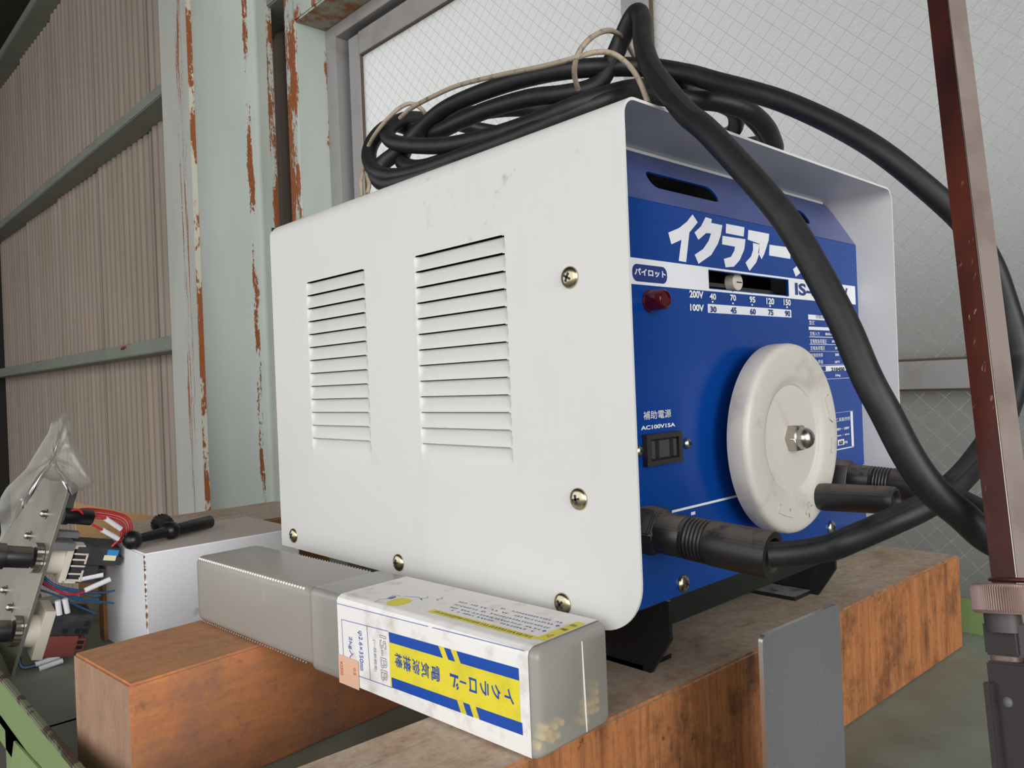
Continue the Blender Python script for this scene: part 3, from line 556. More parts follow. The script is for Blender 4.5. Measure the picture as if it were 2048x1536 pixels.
BM().box((R1, YT-.0018, zt-T-.0022), (W-R1, YT+.0012, zt-T-.0002)).build('panel_gasket', M['white_ink'], we, label='pale bead along the top of the blue panel')
BM().box((T+.001, YP+.0013, ZB-.001), (W-T-.001, YP+.004, ZB+.002)).build('panel_hem', M['blacksteel'], we)
# printing on the panel
INK = plane_mx((0, YP-.00012, 0), (1, 0, 0), (0, 0, 1)); INK2 = plane_mx((0, YP-.00026, 0), (1, 0, 0), (0, 0, 1)); INK3 = plane_mx((0, YP-.0004, 0), (1, 0, 0), (0, 0, 1))
s_ = G['strip']; wh = [(flat([rect(T+.0002, s_[1], s_[2], s_[3]), rect(wx0-.0006, wx1+.0006, wz0-.0006, wz1+.0006)]), INK.copy(), 0)]
l_ = G['line']; wh.append((flat([rect(l_[0], l_[1], l_[2], l_[3])]), INK.copy(), 0)); wh.append((flat([rect(T, .033, ZO+.032, ZO+.0338)]), INK.copy(), 0))
for lp in G['logo']: wh.append((flat([lp]), INK.copy(), 0))
MI = {'w': 0, 'b': 1, 'k': 2, 'b2': 1}
p_ = G['pill']; wh.append((flat([rrect(p_[0]-.0005, p_[1]+.0005, p_[2]-.0015, p_[3]+.0015, .0046)]), INK2.copy(), 1))
for (a0, a1, c0, c1), col in G['bars']: wh.append((flat([rect(a0, a1, min(c0, c1), max(c0, c1))]), (INK if col == 'w' else INK2).copy(), MI[col]))
for s, (a0, a1, c0, c1), col in G['text']:
    kan = any(ord(q) > 0x4e00 for q in s)
    me = fit(text_mesh(s, .003 if kan else .032 if s in ('IS-S', 'W') else .036), a1-a0, c1-c0)
    wh.append((me, Matrix.Translation((a0, 0, c0)) @ INK3, MI[col]))
merge('panel_lettering', wh, (M['white_ink'], M['blue_ink'], M['black_ink']), we, 'white and navy printing on the blue panel')
# current pointer behind the scale slot
px, py, pz = G['ptr'][0]
BM().lathe((px, py+.003, pz+.0005), (0, -1, 0), ((0, .0062), (.0065, .0062), (.0072, .0056)), 28).build('scale_pointer', M['cream'], we, smooth=True, label='cream pointer disc in the scale slot')
BM().box((px-.0025, py-.0046, pz-.0002), (px+.004, py-.0041, pz+.0006)).build('pointer_mark', M['black_ink'], we)
BM().box((wx0-.004, YP+.012, wz0+.0035), (px-.004, YP+.014, wz0+.0062)).box((px+.009, YP+.016, wz0+.003), (wx1+.01, YP+.018, wz0+.0058)).build('slider_rail', M['darkgrey'], we)
# pilot lamp
q = G['pilot'][0]
BM().lathe((q[0], YP, q[2]), (0, -1, 0), ((0, .0068), (.001, .0068), (.0011, .0062), (.0110, .0060), (.0122, .0052), (.0123, .0047), (.0113, .0045)), 28).build('pilot_lamp', M['red_lens'], we, smooth=True, label='red pilot lamp')
# auxiliary outlet
o_ = G['outlet']; i_ = G['outletin']
ob = merge('outlet', [(flat([rect(*o_), rect(i_[0]-.001, i_[1]+.001, i_[2]-.001, i_[3]+.001)], .0018), plane_mx((0, YP-.0018, 0), (1, 0, 0), (0, 0, 1)), 0)], M['brownplastic'], we, 'brown auxiliary outlet')
BM().box((i_[0]-.001, YP-.0012, i_[2]-.001), (i_[1]+.001, YP, i_[3]+.001)).build('outlet_recess', M['black'], ob)
xm = (i_[0]+i_[1])/2; wd = i_[1]-i_[0]
bb = BM()
for x_ in (i_[0]+wd*.02, i_[1]-wd*.02-wd*.13, xm-wd*.20): bb.box((x_, YP-.0028, i_[2]+.0002), (x_+(wd*.4 if x_ == xm-wd*.20 else wd*.13), YP-.001, i_[3]-.0002))
bb.build('outlet_face', M['darkgrey'], ob, bevel=.0002)
# screws: domed heads with a cross recess
def screw(p, axis, r, m, h=.0026, rot=.5):
    b = BM(); b.lathe(p, axis, [(0, r), (.0004, r*1.0)]+[(.0004+h*math.sin(a), r*math.cos(a)) for a in [math.pi/2*k/7 for k in range(1, 7)]]+[(h+.0004, 1e-5)], 26, caps=False)
    sc = b.build('screw', m, we, smooth=True, angle=70)
    ax = V(axis); e = ax.orthogonal().normalized(); g = ax.cross(e); c = BM(); pp = V(p)+ax*(h-.0003)
    for k in range(2):
        a = rot+k*math.pi/2; u = e*math.cos(a)+g*math.sin(a); t_ = ax.cross(u)
        c.obox(pp-u*r*.42-t_*r*.10, u*r*.84, t_*r*.2, ax*.0009)
    c.build('cross_recess', M['black_ink'], sc)
for k, p in enumerate(G['screws']): screw(p, (-1, 0, 0), .0063, M['screw'], rot=.3+k*.7)
for k, p in enumerate(G['fscrews']): screw((p[0], YP, p[2]), (0, -1, 0), .0056 if k < 2 else .0036, M['screw'] if k == 0 else M['steel'], rot=.4+k*.6)
# dial: pressed disc, raised ring and recessed centre, cap nut, crank grip
dx_, dz_, dr_ = .1835, 1.0262, .0653
dc = (dx_, .0195, dz_)
pr = [(0, .0640), (.0004, .0651), (.003, .0653), (.0108, .0652), (.0128, .0646), (.0142, .0634), (.0149, .0617), (.0152, .0590), (.0150, .048), (.0147, .0435), (.0141, .0415), (.0128, .0395), (.0119, .0380), (.0116, .0368), (.0108, .0364), (.0110, .0355), (.0110, .0)]
pr[-1] = (.0110, 1e-5)
dd = BM().lathe(dc, (0, -1, 0), pr, 96, caps=False).lathe(dc, (0, -1, 0), ((0, .0640), (.002, .060)), 96, caps=False).build('dial', M['dial'], we, smooth=True, angle=60, label='round grey-white dial wheel')
BM().lathe((dx_, YP, dz_), (0, -1, 0), ((0, .012), (.011, .012)), 24).build('dial_shaft', M['blacksteel'], we)
def emb(shape, ang, rad, sc=1.0):
    a = math.radians(ang); u = V((-math.sin(a), 0, math.cos(a))); w_ = V((math.cos(a), 0, math.sin(a)))
    o = V((dx_, .0195-.0149-.0003, dz_))+w_*rad
    return (flat([[(x_*sc, y_*sc) for x_, y_ in shape]], .0009), Matrix(((u.x, -w_.x, 0, o.x), (0, 0, -1, o.y), (u.z, -w_.z, 0, o.z), (0, 0, 0, 1))), 0)
arrow = [(-.010, -.0005), (-.0045, .0042), (-.005, .0018), (.008, .0034), (.0085, -.0022), (.0, -.0020)]
plus = [(-.0015, -.005), (.0015, -.005), (.0015, -.0015), (.005, -.0015), (.005, .0015), (.0015, .0015), (.0015, .005), (-.0015, .005), (-.0015, .0015), (-.005, .0015), (-.005, -.0015), (-.0015, -.0015)]
for e_ in (emb(arrow, 20, .0525, 1.15), emb(rect(-.0055, .0055, -.0016, .0016), -10, .0525), emb([(-x_, y_) for x_, y_ in arrow], 247, .0525, 1.1), emb(plus, 284, .0525, 1.05)): merge('embossed_mark', [e_], M['dial'], dd)
nut = BM().lathe((dx_, .0088, dz_), (0, -1, 0), ((0, .0098), (.0068, .0098), (.0076, .0088)), 6, twist=.25).build('cap_nut', M['steel'], we, bevel=.0003, label='silver cap nut')
BM().lathe((dx_, .0016, dz_), (0, -1, 0), [(0, .0076)]+[(.0025+.0064*math.sin(a), .0074*math.cos(a)) for a in [math.pi/2*k/8 for k in range(8)]]+[(.0089, 1e-5)], 28, caps=False).build('nut_dome', M['steel'], nut, smooth=True)
kx, kz = .2140, .9820
BM().lathe((kx, .0045, kz), (0, -1, .03), ((0, .0092), (.004, .0097), (.047, .0094), (.0505, .0092), (.0522, .0084), (.0524, .0066), (.0508, .0056), (.049, .0052), (.047, 1e-5)), 36, caps=False).build('crank_grip', M['bakelite'], we, smooth=True, label='black crank grip')
# output connectors
def conn(a, e, hexrot):
    a, e = V(a), V(e); ax = (e-a).normalized(); L = (e-a).length
    r = empty('t', (0, 0, 0), 'x', 'x'); bpy.data.objects.remove(r)
    body = [(.0, .0126), (.015, .0126)]
    pr = [(.011, .0112), (.0115, .0119), (.0262, .0119), (.0266, .0115), (.0272, .0114), (.0274, .0119)]
    for k in range(6): d = .0290+k*.0023; pr += [(d, .0120), (d+.0006, .0110), (d+.0013, .0110), (d+.0019, .0122)]
    pr += [(.0445, .0124), (L-.001, .0126), (L, .0124), (L+.0002, .0092), (L-.004, .0088), (L-.02, .0086), (L-.021, 1e-5)]
    c = BM().lathe(a, ax, pr, 40, caps=False).build('connector', M['bakelite'], we, smooth=True, angle=50, label='black output connector')
    BM().lathe(a-ax*.006, ax, ((0, .0150), (.0155, .0150), (.0178, .0130), (.0180, .0118)), 6, twist=hexrot).build('lock_nut', M['bakelite'], c, bevel=.0007)
    return ax
conn((.0440, .0290, .9830), (.0492, -.0480, .9768), .2)
conn((.2960, .0290, .9855), (.3010, -.0440, .9800), .5)
# base frame and skids
sk = G['skid']; zc, zb_ = sk['zc'], sk['zb']+.0002
BM().box((sk['x']-.001, YP+.004, ZO-.016), (W-sk['x']+.001, D-.01, ZO+.001)).build('base_frame', M['blacksteel'], we)
for x_, sgn in ((sk['x'], 1), (W-sk['x'], -1)):
    pts = [(sk['y0'], ZO+.001), (sk['y0'], zc), (sk['y1'], zb_), (sk['ye']-.012, zb_), (sk['ye'], ZO-.028), (sk['ye'], ZO+.001)]
    b = BM(); n = len(pts); vs = [(x_, y_, z_) for y_, z_ in pts]+[(x_+sgn*.003, y_, z_) for y_, z_ in pts]
    b.add(vs, [tuple(range(n)), tuple(range(n, 2*n))]+[(i, (i+1) % n, n+(i+1) % n, n+i) for i in range(n)])
    b.box((min(x_, x_+sgn*.030), sk['y1']+.006, zb_), (max(x_, x_+sgn*.030), sk['ye']-.02, zb_+.003))
    b.build('skid', M['blacksteel'], we)
# ------------------------------------------------------------------ welding cables and tie cord
CR = .0061
def cable(pts): return BM().tube(pts, CR, 16, res=8)
tag(cable(G['cableA']).build('welding_cable', M['rubber'], smooth=True, weld=False, angle=80), 'thick black cable from the front left connector looping right and up over the welder', 'cable', 'welding cables')
tag(cable(G['cableB']).build('welding_cable', M['rubber'], smooth=True, weld=False, angle=80), 'thick black cable coiled on the welder with a tall loop drooping across the blue front', 'cable', 'welding cables')
b = BM()
for c in G['cord']: b.tube(c, .00165, 8, res=8)
tag(b.build('tie_cord', M['cord'], smooth=True, weld=False, angle=80), 'thin dirty beige cord tied round the cable coil on the welder', 'cord')

# ------------------------------------------------------------------ welding rod case
A = V(G['ebox'][0]); B_ = V(G['ebox'][1]); ds = (B_-A).normalized(); wv = V((-ds.y, ds.x, 0)); wv = wv if wv.x > 0 else -wv; L = (B_-A).length
up = V((0, 0, 1)); EH = G['eH']; EW = .0585
ec = empty('rod_case', tuple(A+ds*L/2+wv*EW/2), 'frosted plastic welding rod case with white, blue and yellow label, in front of the welder', 'case')
def hull(s0, s1, ins, r, n=5):
    """rounded long box along ds, closed with rounded ends"""
    b = BM(); rings = []
    for s_, k in ((s0, .75), (s0+.0012, .35), (s0+.0035, .08), (s0+.006, 0), (s1-.006, 0), (s1-.0035, .08), (s1-.0012, .35), (s1, .75)):
        i_ = ins+k*.0045; rings.append([A+ds*s_+wv*x_+up*y_ for x_, y_ in rrect(i_, EW-i_, i_, EH-i_, r, n)])
    m_ = len(rings[0]); vs = [p for q in rings for p in q]; fs = []
    for i in range(len(rings)-1):
        for k in range(m_): fs.append((i*m_+k, i*m_+(k+1) % m_, (i+1)*m_+(k+1) % m_, (i+1)*m_+k))
    fs.append(tuple(reversed(range(m_)))); fs.append(tuple((len(rings)-1)*m_+k for k in range(m_)))
    return b.add(vs, fs)
hull(0, .2017, 0, .004).build('case_front_half', M['casecap'], ec, smooth=True, angle=50)
hull(.19, .3716, .0013, .0055).build('case_rear_half', M['case'], ec, smooth=True, angle=50)
for x_, y_, m_ in ((.0026, EH-.0030, 'ridge'), (EW-.0024, EH-.0024, 'case'), (.0022, .0024, 'case')):
    b = BM()
    for k in range(44): b.sphere(A+ds*(.2095+k*.0036)+wv*x_+up*y_, .00105 if m_ == 'ridge' else .0006, 4)
    b.build('ridge_bumps', M[m_], ec, smooth=True, weld=False)
p0, p1 = G['seam']; b = BM(); b.tube([A+ds*.0002+wv*.0357+up*(EH-.005), A-ds*.0002+wv*.0362+up*.02, A+ds*.0002+wv*.0370+up*.003], .00045, 6); b.build('mould_seam', M['ridge'], ec)
# paper sleeve round the front half
SL0, SL1 = .0042, .1662; b = BM(); o_ = .0004
loop = [(-o_, .002), (-o_, EH-.0035), (-o_+.0008, EH-.0012), (.0030, EH+o_-.0003), (.0045, EH+o_), (EW-.0035, EH+o_), (EW+o_, EH-.0035), (EW+o_, .002), (EW-.0035, -o_+.0008), (.0035, -o_+.0008)]
vs = [A+ds*s_+wv*x_+up*y_ for s_ in (SL0, SL1) for x_, y_ in loop]; n = len(loop)
sl = b.add(vs, [(k, (k+1) % n, n+(k+1) % n, n+k) for k in range(n)]).build('paper_sleeve', M['label'], ec, label='white printed paper sleeve')
# printing: side face.  u runs along the case (s), v is height
def SM(off): # matrix mapping (s, h) to the side face
    o = A-wv*(o_+off); return Matrix(((ds.x, 0, -wv.x, o.x), (ds.y, 0, -wv.y, o.y), (0, EH/.0571, 0, o.z), (0, 0, 0, 1)))
HS = .0020
yb = [(.1133, .0386), (.0105, .0386), (.0095, .0186), (.1125, .0164)]
by = [(.1141, .0441), (.0106, .0468), (.0092, .0128), (.1125, .0104)]
def on_edge(s_, t_):   # t 0 top of blue, 1 bottom
    k = (s_-.0106)/(.1141-.0106); top = .0460-.0022*k; bot = .0122-.0018*k; return top+(bot-top)*t_
def band(s0, s1, t0, t1, sk=0): return [(s0, on_edge(s0, t0)), (s1, on_edge(s1, t0)), (s1-sk, on_edge(s1-sk, t1)), (s0-sk, on_edge(s0-sk, t1))]
pr = [(flat([band(.1140, .0106, 0, 1)]), SM(.0001), 1)]
for t0, t1, e in ((0, .185, 0), (.815, 1.0, .0155)):
    k = e; pr.append((flat([band(.0690-k, .0632-k, t0, t1, .0030)]), SM(.00030), 1)) if 0 else None
# blue bands top and bottom with two slanted yellow gaps
pr[0] = (flat([band(.1140, .0106, 0, 1)]), SM(.0001), 2)
pr.append((flat([band(.1140, .0702, 0, .185, .0036)[0:2]+[(.0666, on_edge(.0666, .185)), (.1133, on_edge(.1133, .185))]]), SM(.0002), 1))
pr.append((flat([band(.0655, .0603, 0, .185, .0033)]), SM(.0002), 1))
pr.append((flat([[(.0556, on_edge(.0556, 0)), (.0106, on_edge(.0106, 0)), (.0105, on_edge(.0105, .185)), (.0526, on_edge(.0526, .185))]]), SM(.0002), 1))
pr.append((flat([[(.1128, on_edge(.1128, .815)), (.0567, on_edge(.0567, .815)), (.0539, on_edge(.0539, 1)), (.1125, on_edge(.1125, 1))]]), SM(.0002), 1))
pr.append((flat([band(.0520, .0470, .815, 1, .0027)]), SM(.0002), 1))
pr.append((flat([[(.0423, on_edge(.0423, .815)), (.0096, on_edge(.0096, .815)), (.0094, on_edge(.0094, 1)), (.0397, on_edge(.0397, 1))]]), SM(.0002), 1))
def stroke(p, q, w_=.00035):
    p, q = V((*p, 0)), V((*q, 0)); d = (q-p).normalized(); nn = V((-d.y, d.x, 0))*w_/2; return flat([[tuple((p+nn)[:2]), tuple((q+nn)[:2]), tuple((q-nn)[:2]), tuple((p-nn)[:2])]])
for a, c in (((.1615, .0423), (.1141, .0441)), ((.1615, .0423), (.1608, .0150)), ((.1350, .0432), (.1335, .0101)), ((.1500, .0094), (.1125, .0104)), ((.1664, .0519), (.078, .0541)), ((.0745, .0542), (.006, .0559))): pr.append((stroke(a, c), SM(.0003), 3))
def vtext(s, s_hi, s_lo, h_top, h_bot, mi, bold=.01, off=.0003, outline=False):
    """text turned a quarter clockwise: reads downwards, glyph tops toward the front end (small s)"""
    me = fit(text_mesh(s, bold, outline), h_top-h_bot, s_hi-s_lo)
    mx = SM(off) @ Matrix(((0, -1, 0, s_hi), (-1, 0, 0, h_top), (0, 0, -1, 0), (0, 0, 0, 1)))
    pr.append((me, mx, mi))
vtext('φ2.6×350㎜', .1448, .1400, .0388, .0138, 3, .0); vtext('2kg入', .1550, .1502, .0330, .0190, 3, .0)
vtext('(一般軟鋼用)', .1296, .1264, .0360, .0164, 5, .0); vtext('IS-BB', .1228, .1165, .0404, .0126, 5, .0, outline=True)
for ch, s_hi, s_lo in (('電', .0768, .0700), ('気', .0852, .0784), ('溶', .0928, .0866), ('接', .1010, .0944), ('棒', .1088, .1022)): vtext(ch, s_hi, s_lo, .0328, .0238, 1, .006)
for ch, s_hi, s_lo, ht, hb in (('イ', .0208, .0146, .0338, .0262), ('ク', .0300, .0238, .0338, .0262), ('ラ', .0384, .0322, .0336, .0258), ('ロ', .0466, .0410, .0330, .0252), ('ー', .0540, .0486, .0293, .0283), ('ド', .0614, .0548, .0316, .0232)):
    vtext(ch, s_hi, s_lo, ht, hb, 1, .018 if ch != 'ー' else .0)
pr = [p for p in pr if p]
def TM(off): # (s, across) to the top face
    o = A+up*(EH+o_+off); return Matrix(((ds.x, wv.x, 0, o.x), (ds.y, wv.y, 0, o.y), (0, 0, -1, o.z), (0, 0, 0, 1)))
pr.append((flat([rect(.0115, .0912, .0100, .0152)]), TM(.0001), 2)); pr.append((flat([rect(.0050, .0112, .0122, .0460)]), TM(.0001), 2))
gl = [(.1145, .006), (.1215, .0048), (.1262, .0080), (.1275, .0150), (.1262, .0195), (.1165, .0205), (.1135, .0150)]
pr.append((flat([gl]), TM(.0001), 2))
ol = [(.1275, .0065), (.1325, .004), (.1340, .0085), (.1318, .0135), (.1345, .0190), (.1318, .0215), (.1285, .0205)]
for i in range(len(ol)-1): pr.append((stroke(ol[i], ol[i+1], .0004), TM(.0002), 3))
pr.append((flat([[(.1290, .014), (.1325, .0125), (.1325, .019), (.1300, .0185)]]), TM(.00015), 3))
for q in ([(.1120, .0235), (.1150, .0255), (.1125, .0280), (.1150, .0305)], [(.1030, .0285), (.1062, .0300), (.1040, .0325), (.1062, .0345)], [(.1270, .0225), (.1180, .0262), (.1120, .0235)]):
    for i in range(len(q)-1): pr.append((stroke(q[i], q[i+1], .0004), TM(.0002), 3))
for s_, c_ in ((.0150, .0240), (.0150, .0345)): pr.append((flat([[(s_+.0011*math.cos(k*math.pi/6), c_+.0012*math.sin(k*math.pi/6)) for k in range(12)]]), TM(.0001), 3))
# worn rows of small print: broken strokes
rr = random.Random(4)
for c_, a0, a1 in ((.0200, .019, .085), (.0240, .018, .088), (.0290, .016, .092), (.0345, .018, .094), (.0395, .016, .062)):
    s_ = a0
    while s_ < a1:
        w_ = rr.uniform(.0012, .0024)
        if rr.random() < .8:
            for k in range(3): pr.append((stroke((s_+rr.uniform(0, w_), c_-.0011+rr.uniform(0, .0004)), (s_+rr.uniform(0, w_), c_+.0011-rr.uniform(0, .0004)), .00028), TM(.0001), 3))
            pr.append((stroke((s_, c_+rr.uniform(-.001, .001)), (s_+w_, c_+rr.uniform(-.001, .001)), .00025), TM(.0001), 3))
        s_ += w_+.0006
s_ = .0135
while s_ < .087:
    for k in range(3): pr.append((stroke((s_+rr.uniform(0, .0016), .0114), (s_+rr.uniform(0, .0016), .0139), .00028), TM(.0002), 4))
    s_ += .0022
for i, (a, c) in enumerate((((.0068, .0178), (.0095, .0200)), ((.0095, .0200), (.0068, .0222)), ((.0068, .0222), (.0068, .0178)))): pr.append((stroke(a, c, .0003), TM(.0002), 4))
for ch, c0, c1 in (('警', .0300, .0335), ('告', .0378, .0413)):
    me = fit(text_mesh(ch, .0), c1-c0, .0040); pr.append((me, TM(.0002) @ Matrix(((0, -1, 0, .0102), (1, 0, 0, c0), (0, 0, 1, 0), (0, 0, 0, 1))), 4))
merge('sleeve_printing', pr, (M['white_ink'], M['lblue'], M['lyel'], M['lline'], M['black_ink'], M['lgrey']), sl, 'blue and yellow printing on the sleeve')
pr = [(flat([rect(.1449, .1660, .0006, .0190)]), SM(.0006), 0)]
vtext('¥2800', .1640, .1612, .0150, .0060, 1, 0, .0008); vtext('03', .1500, .1476, .0140, .0095, 1, 0, .0008)
merge('price_sticker', pr, (M['price'], M['priceink']), ec, 'faded orange price sticker')
# rods lying loose inside
rods = []
for i, (c_, h_) in enumerate(G['rods']):
    h_ = max(h_+.0050, .0036); c_ = min(max(c_, .0040), EW-.0040)
    for _ in range(30):
        ok = True
        for c2, h2 in rods:
            d = math.hypot(c_-c2, h_-h2)
            if d < .0040: k = (.0041-d); a = math.atan2(h_-h2, c_-c2); c_ += k*math.cos(a); h_ += k*abs(math.sin(a)); ok = False
        c_ = min(max(c_, .0040), EW-.0040); h_ = max(h_, .0036)
        if ok: break
    rods.append((c_, h_))
base = None
for i, (c_, h_) in enumerate(rods):
    loc = A+ds*.0064+wv*c_+up*h_
    if base is None:
        base = empty('welding_rod', tuple(loc), 'grey welding rod with a yellow tip lying inside the frosted case', 'welding rod', 'welding rods inside the case')
        BM().lathe(tuple(loc), ds, ((.004, .00195), (.33, .00195)), 10).build('flux_coating', M['flux'], base, smooth=True)
        BM().lathe(tuple(loc), ds, ((0, .0017), (.0006, .0020), (.005, .0020)), 12).build('rod_tip', M['rodtip'], base, smooth=True, label='yellow tip')
    else:
        o = base.copy(); C.objects.link(o); o.location = loc
        for ch in base.children:
            c2 = ch.copy(); C.objects.link(c2); c2.parent = o; c2.matrix_parent_inverse = ch.matrix_parent_inverse.copy()

# ------------------------------------------------------------------ boards behind, chuck key
wbx = G['wbox']; x0, x1, y0_, y1_, ztp = wbx['x0'], wbx['x1'], wbx['y0'], wbx['y1'], wbx['top']
bo = empty('white_block', ((x0+x1)/2, (y0_+y1_)/2, .8), 'white laminated wooden block with a dusty brown top, behind the rear beam', 'block')
BM().box((x0, y0_, .801), (x1, y1_, ztp), mats=(0, 0, 0, 0, 1, 1)).build('core', (M['wboxside'], M['wboxtop']), bo, bevel=.0015)
BM().box((x0-.004, y1_-.004, .801), (x0-.0002, y1_+.012, ztp-.004)).build('edge_strip', M['chip'], bo, label='brown bare wood edge')
b = BM()
rr = random.Random(3)
z_ = ztp-.001
while z_ > ztp-.075:
    h_ = rr.uniform(.002, .011); w_ = rr.uniform(.0002, .0013)
    b.add([(x0-.0004, y0_-.0004, z_), (x0+w_, y0_-.0005, z_-h_*.4), (x0+w_*.6, y0_-.0005, z_-h_*.7), (x0-.0004, y0_-.0004, z_-h_), (x0-.0005, y0_+w_, z_-h_*.5)], [(0, 1, 2, 3), (0, 3, 4)]); z_ -= h_*rr.uniform(.85, 1.3)
b.build('chipped_corner', M['chip'], bo)
pk = BM().box((.0, .748, .8005), (.245, .905, .9)).build('wooden_plank', M['plank'], bevel=.002); tag(pk, 'grey-topped wooden plank lying behind the white block, below the steel column', 'plank')
cd = G['card']; b = BM(); yk = .93
def cardpt(p, k): return (p[0], p[1]-.03+k*.003, p[2])
top = [(-.0348, .9327), (.0095, .9168), (.0655, .8995), (.16, .885)]
vs = [(x_, yk+k*.0035, z_) for k in (0, 1) for x_, z_ in top]+[(x_, yk+k*.0035, .8) for k in (0, 1) for x_, z_ in top]; n = len(top)
fs = [(i, i+1, 2*n+i+1, 2*n+i) for i in range(n-1)]+[(n+i, 3*n+i, 3*n+i+1, n+i+1) for i in range(n-1)]+[(i, n+i, n+i+1, i+1) for i in range(n-1)]
fs += [(0, 2*n, 3*n, n), (n-1, 2*n-1, 4*n-1, 3*n-1)]
tag(b.add(vs, fs).build('cardboard_sheet', M['card']), 'tan cardboard sheet standing behind the white block and the switch panel', 'cardboard')
tk = G['tkey']; p0, p1, ph, pe = [V(q) for q in tk]
zk = ztp; p0.z = zk+.0098; ph.z = zk+.0098; p1.z = zk+.0085
key = empty('chuck_key', tuple((p0.x, p0.y, zk)), 'black T-handled chuck key lying on the white block', 'chuck key')
b = BM(); ax = (p1-p0); Lk = ax.length; b.lathe(p0, ax, ((.004, .0046), (.03, .0054), (Lk*.45, .0062), (Lk*.75, .0070), (Lk-.001, .0074), (Lk, .0066)), 24).build('cross_handle', M['blackened'], key, smooth=True)
BM().sphere(p0, .0097, 10).build('ball_end', M['blackened'], key, smooth=True)
BM().sphere(ph, .0097, 10).build('hub', M['blackened'], key, smooth=True)
pe = V((-.010, .672, zk+.011)); a2 = pe-ph
BM().lathe(ph, a2, ((.004, .0064), (a2.length*.86, .0064)), 20).build('shank', M['blackened'], key, smooth=True)
g = BM(); n = 44; o = ph+a2*.84; e = a2.normalized(); u_ = e.orthogonal().normalized(); v_ = e.cross(u_); ring = []
for d_ in (0, .012):
    for k in range(n): r_ = .0118 if k % 2 else .0107; a = 2*math.pi*k/n; ring.append(o+e*d_+u_*r_*math.cos(a)+v_*r_*math.sin(a))
g.add(ring, [(k, (k+1) % n, n+(k+1) % n, n+k) for k in range(n)]+[tuple(range(n)), tuple(n+k for k in range(n))]); g.build('toothed_head', M['blackened'], key)

# ------------------------------------------------------------------ switch panel in its plastic bag
nf, tt, ww = V(G['pnf']), V(G['ptt']), V(G['pww']); back = -nf
P0, P1 = V(G['plate'][0]), V(G['plate'][1])
sp = empty('switch_panel', tuple(P1), 'dull aluminium switch panel with push buttons and red and blue wiring, leaning at the left', 'switch panel')
ht = (P0-P1).dot(tt)
_q = [P1, P0, P0+ww*.10, P1+ww*.20]; BM().add(_q+[q+back*.0028 for q in _q], [(0, 1, 2, 3), (7, 6, 5, 4), (0, 4, 5, 1), (1, 5, 6, 2), (2, 6, 7, 3), (3, 7, 4, 0)]).build('panel_plate', M['alplate'], sp, bevel=.0004)
BM().obox(P1-ww*.0003, tt*ht, ww*.0012, back*.0029).build('plate_edge', M['brightedge'], sp, label='bright sheared edge')
pp = {k: V(q) for k, q in G['pp'].items()}
def on_plate(q, d=0): return q-nf*((q-P1).dot(nf))+nf*d
for k in ('b1', 'b2'):
    q = on_plate(pp[k])
    kn = BM().lathe(q, nf, ((.009, .0105), (.03, .0105), (.0315, .0100), (.032, .0125), (.046, .0125), (.047, .012)), 28).build('push_button', M['bakelite'], sp, smooth=True, angle=50, label='black push button')
    n = 40; ring = []; e = nf; u_ = e.orthogonal().normalized(); v_ = e.cross(u_)
    for d_ in (.0005, .007):
        for j in range(n): r_ = .0150 if j % 2 else .0142; a = 2*math.pi*j/n; ring.append(q+e*d_+u_*r_*math.cos(a)+v_*r_*math.sin(a))
    BM().add(ring, [(j, (j+1) % n, n+(j+1) % n, n+j) for j in range(n)]+[tuple(range(n)), tuple(n+j for j in range(n))]).build('lock_ring', M['steel'], sp)
for k in ('s1', 's2', 's3', 's4', 's5'):
    q = on_plate(pp[k]); BM().lathe(q, nf, ((0, .0052), (.001, .0052), (.0011, .0036), (.004, .0034), (.0052, .002), (.0056, 1e-5)), 16, caps=False).build('screw', M['steel'], sp, smooth=True)
# rear of the upper switch
q = on_plate(pp['b1'])
def bk(o, d0, d1, t0, t1, w0, w1): o = V(o); return (o+back*d0+tt*t0+ww*w0, back*(d1-d0), tt*(t1-t0), ww*(w1-w0))
def OB(name, m, boxes, parent=sp, bevel=.0006, label=None):
    b = BM()
    for a in boxes: b.obox(*a)
    return b.build(name, m, parent, bevel=bevel, label=label)
q1 = q+ww*.0
sw = BM().lathe(q1+back*.003, back, ((0, .0150), (.020, .0150), (.021, .013)), 28).build('switch_body', M['cream'], sp, smooth=True)
cl = [bk(q1, .018, .024, -.019, .021, -.017, .013), bk(q1, .020, .034, .017, .021, -.017, -.005), bk(q1, .020, .034, -.019, -.016, -.017, -.005)]
for t0 in (-.016, -.0095, -.0012, .0055, .0115): cl.append(bk(q1, .024, .038, t0, t0+.0018, -.0185, -.0172))
for t0 in (-.016, .0018): cl.append(bk(q1, .036, .038, t0, t0+.0118, -.0185, -.0172))
OB('switch_body', M['cream'], cl, label='cream mounting clip')
OB('contact_block', M['blockblack'], [bk(q1, .026, .068, .0010, .0205, -.0170, .012), bk(q1, .062, .073, .0020, .0110, -.0165, .008)])
OB('contact_block', M['blockblack'], [bk(q1, .026, .052, -.0185, .0005, -.0168, .012), bk(q1, .045, .060, -.0170, -.003, -.0160, .008)])
OB('sticker', M['sky_ink'], [bk(q1, .0555, .0665, .0125, .0185, -.0174, -.0168)], bevel=0)
OB('sticker', M['cream_ink'], [bk(q1, .0535, .0655, .0070, .0125, -.0174, -.0168)], bevel=0)
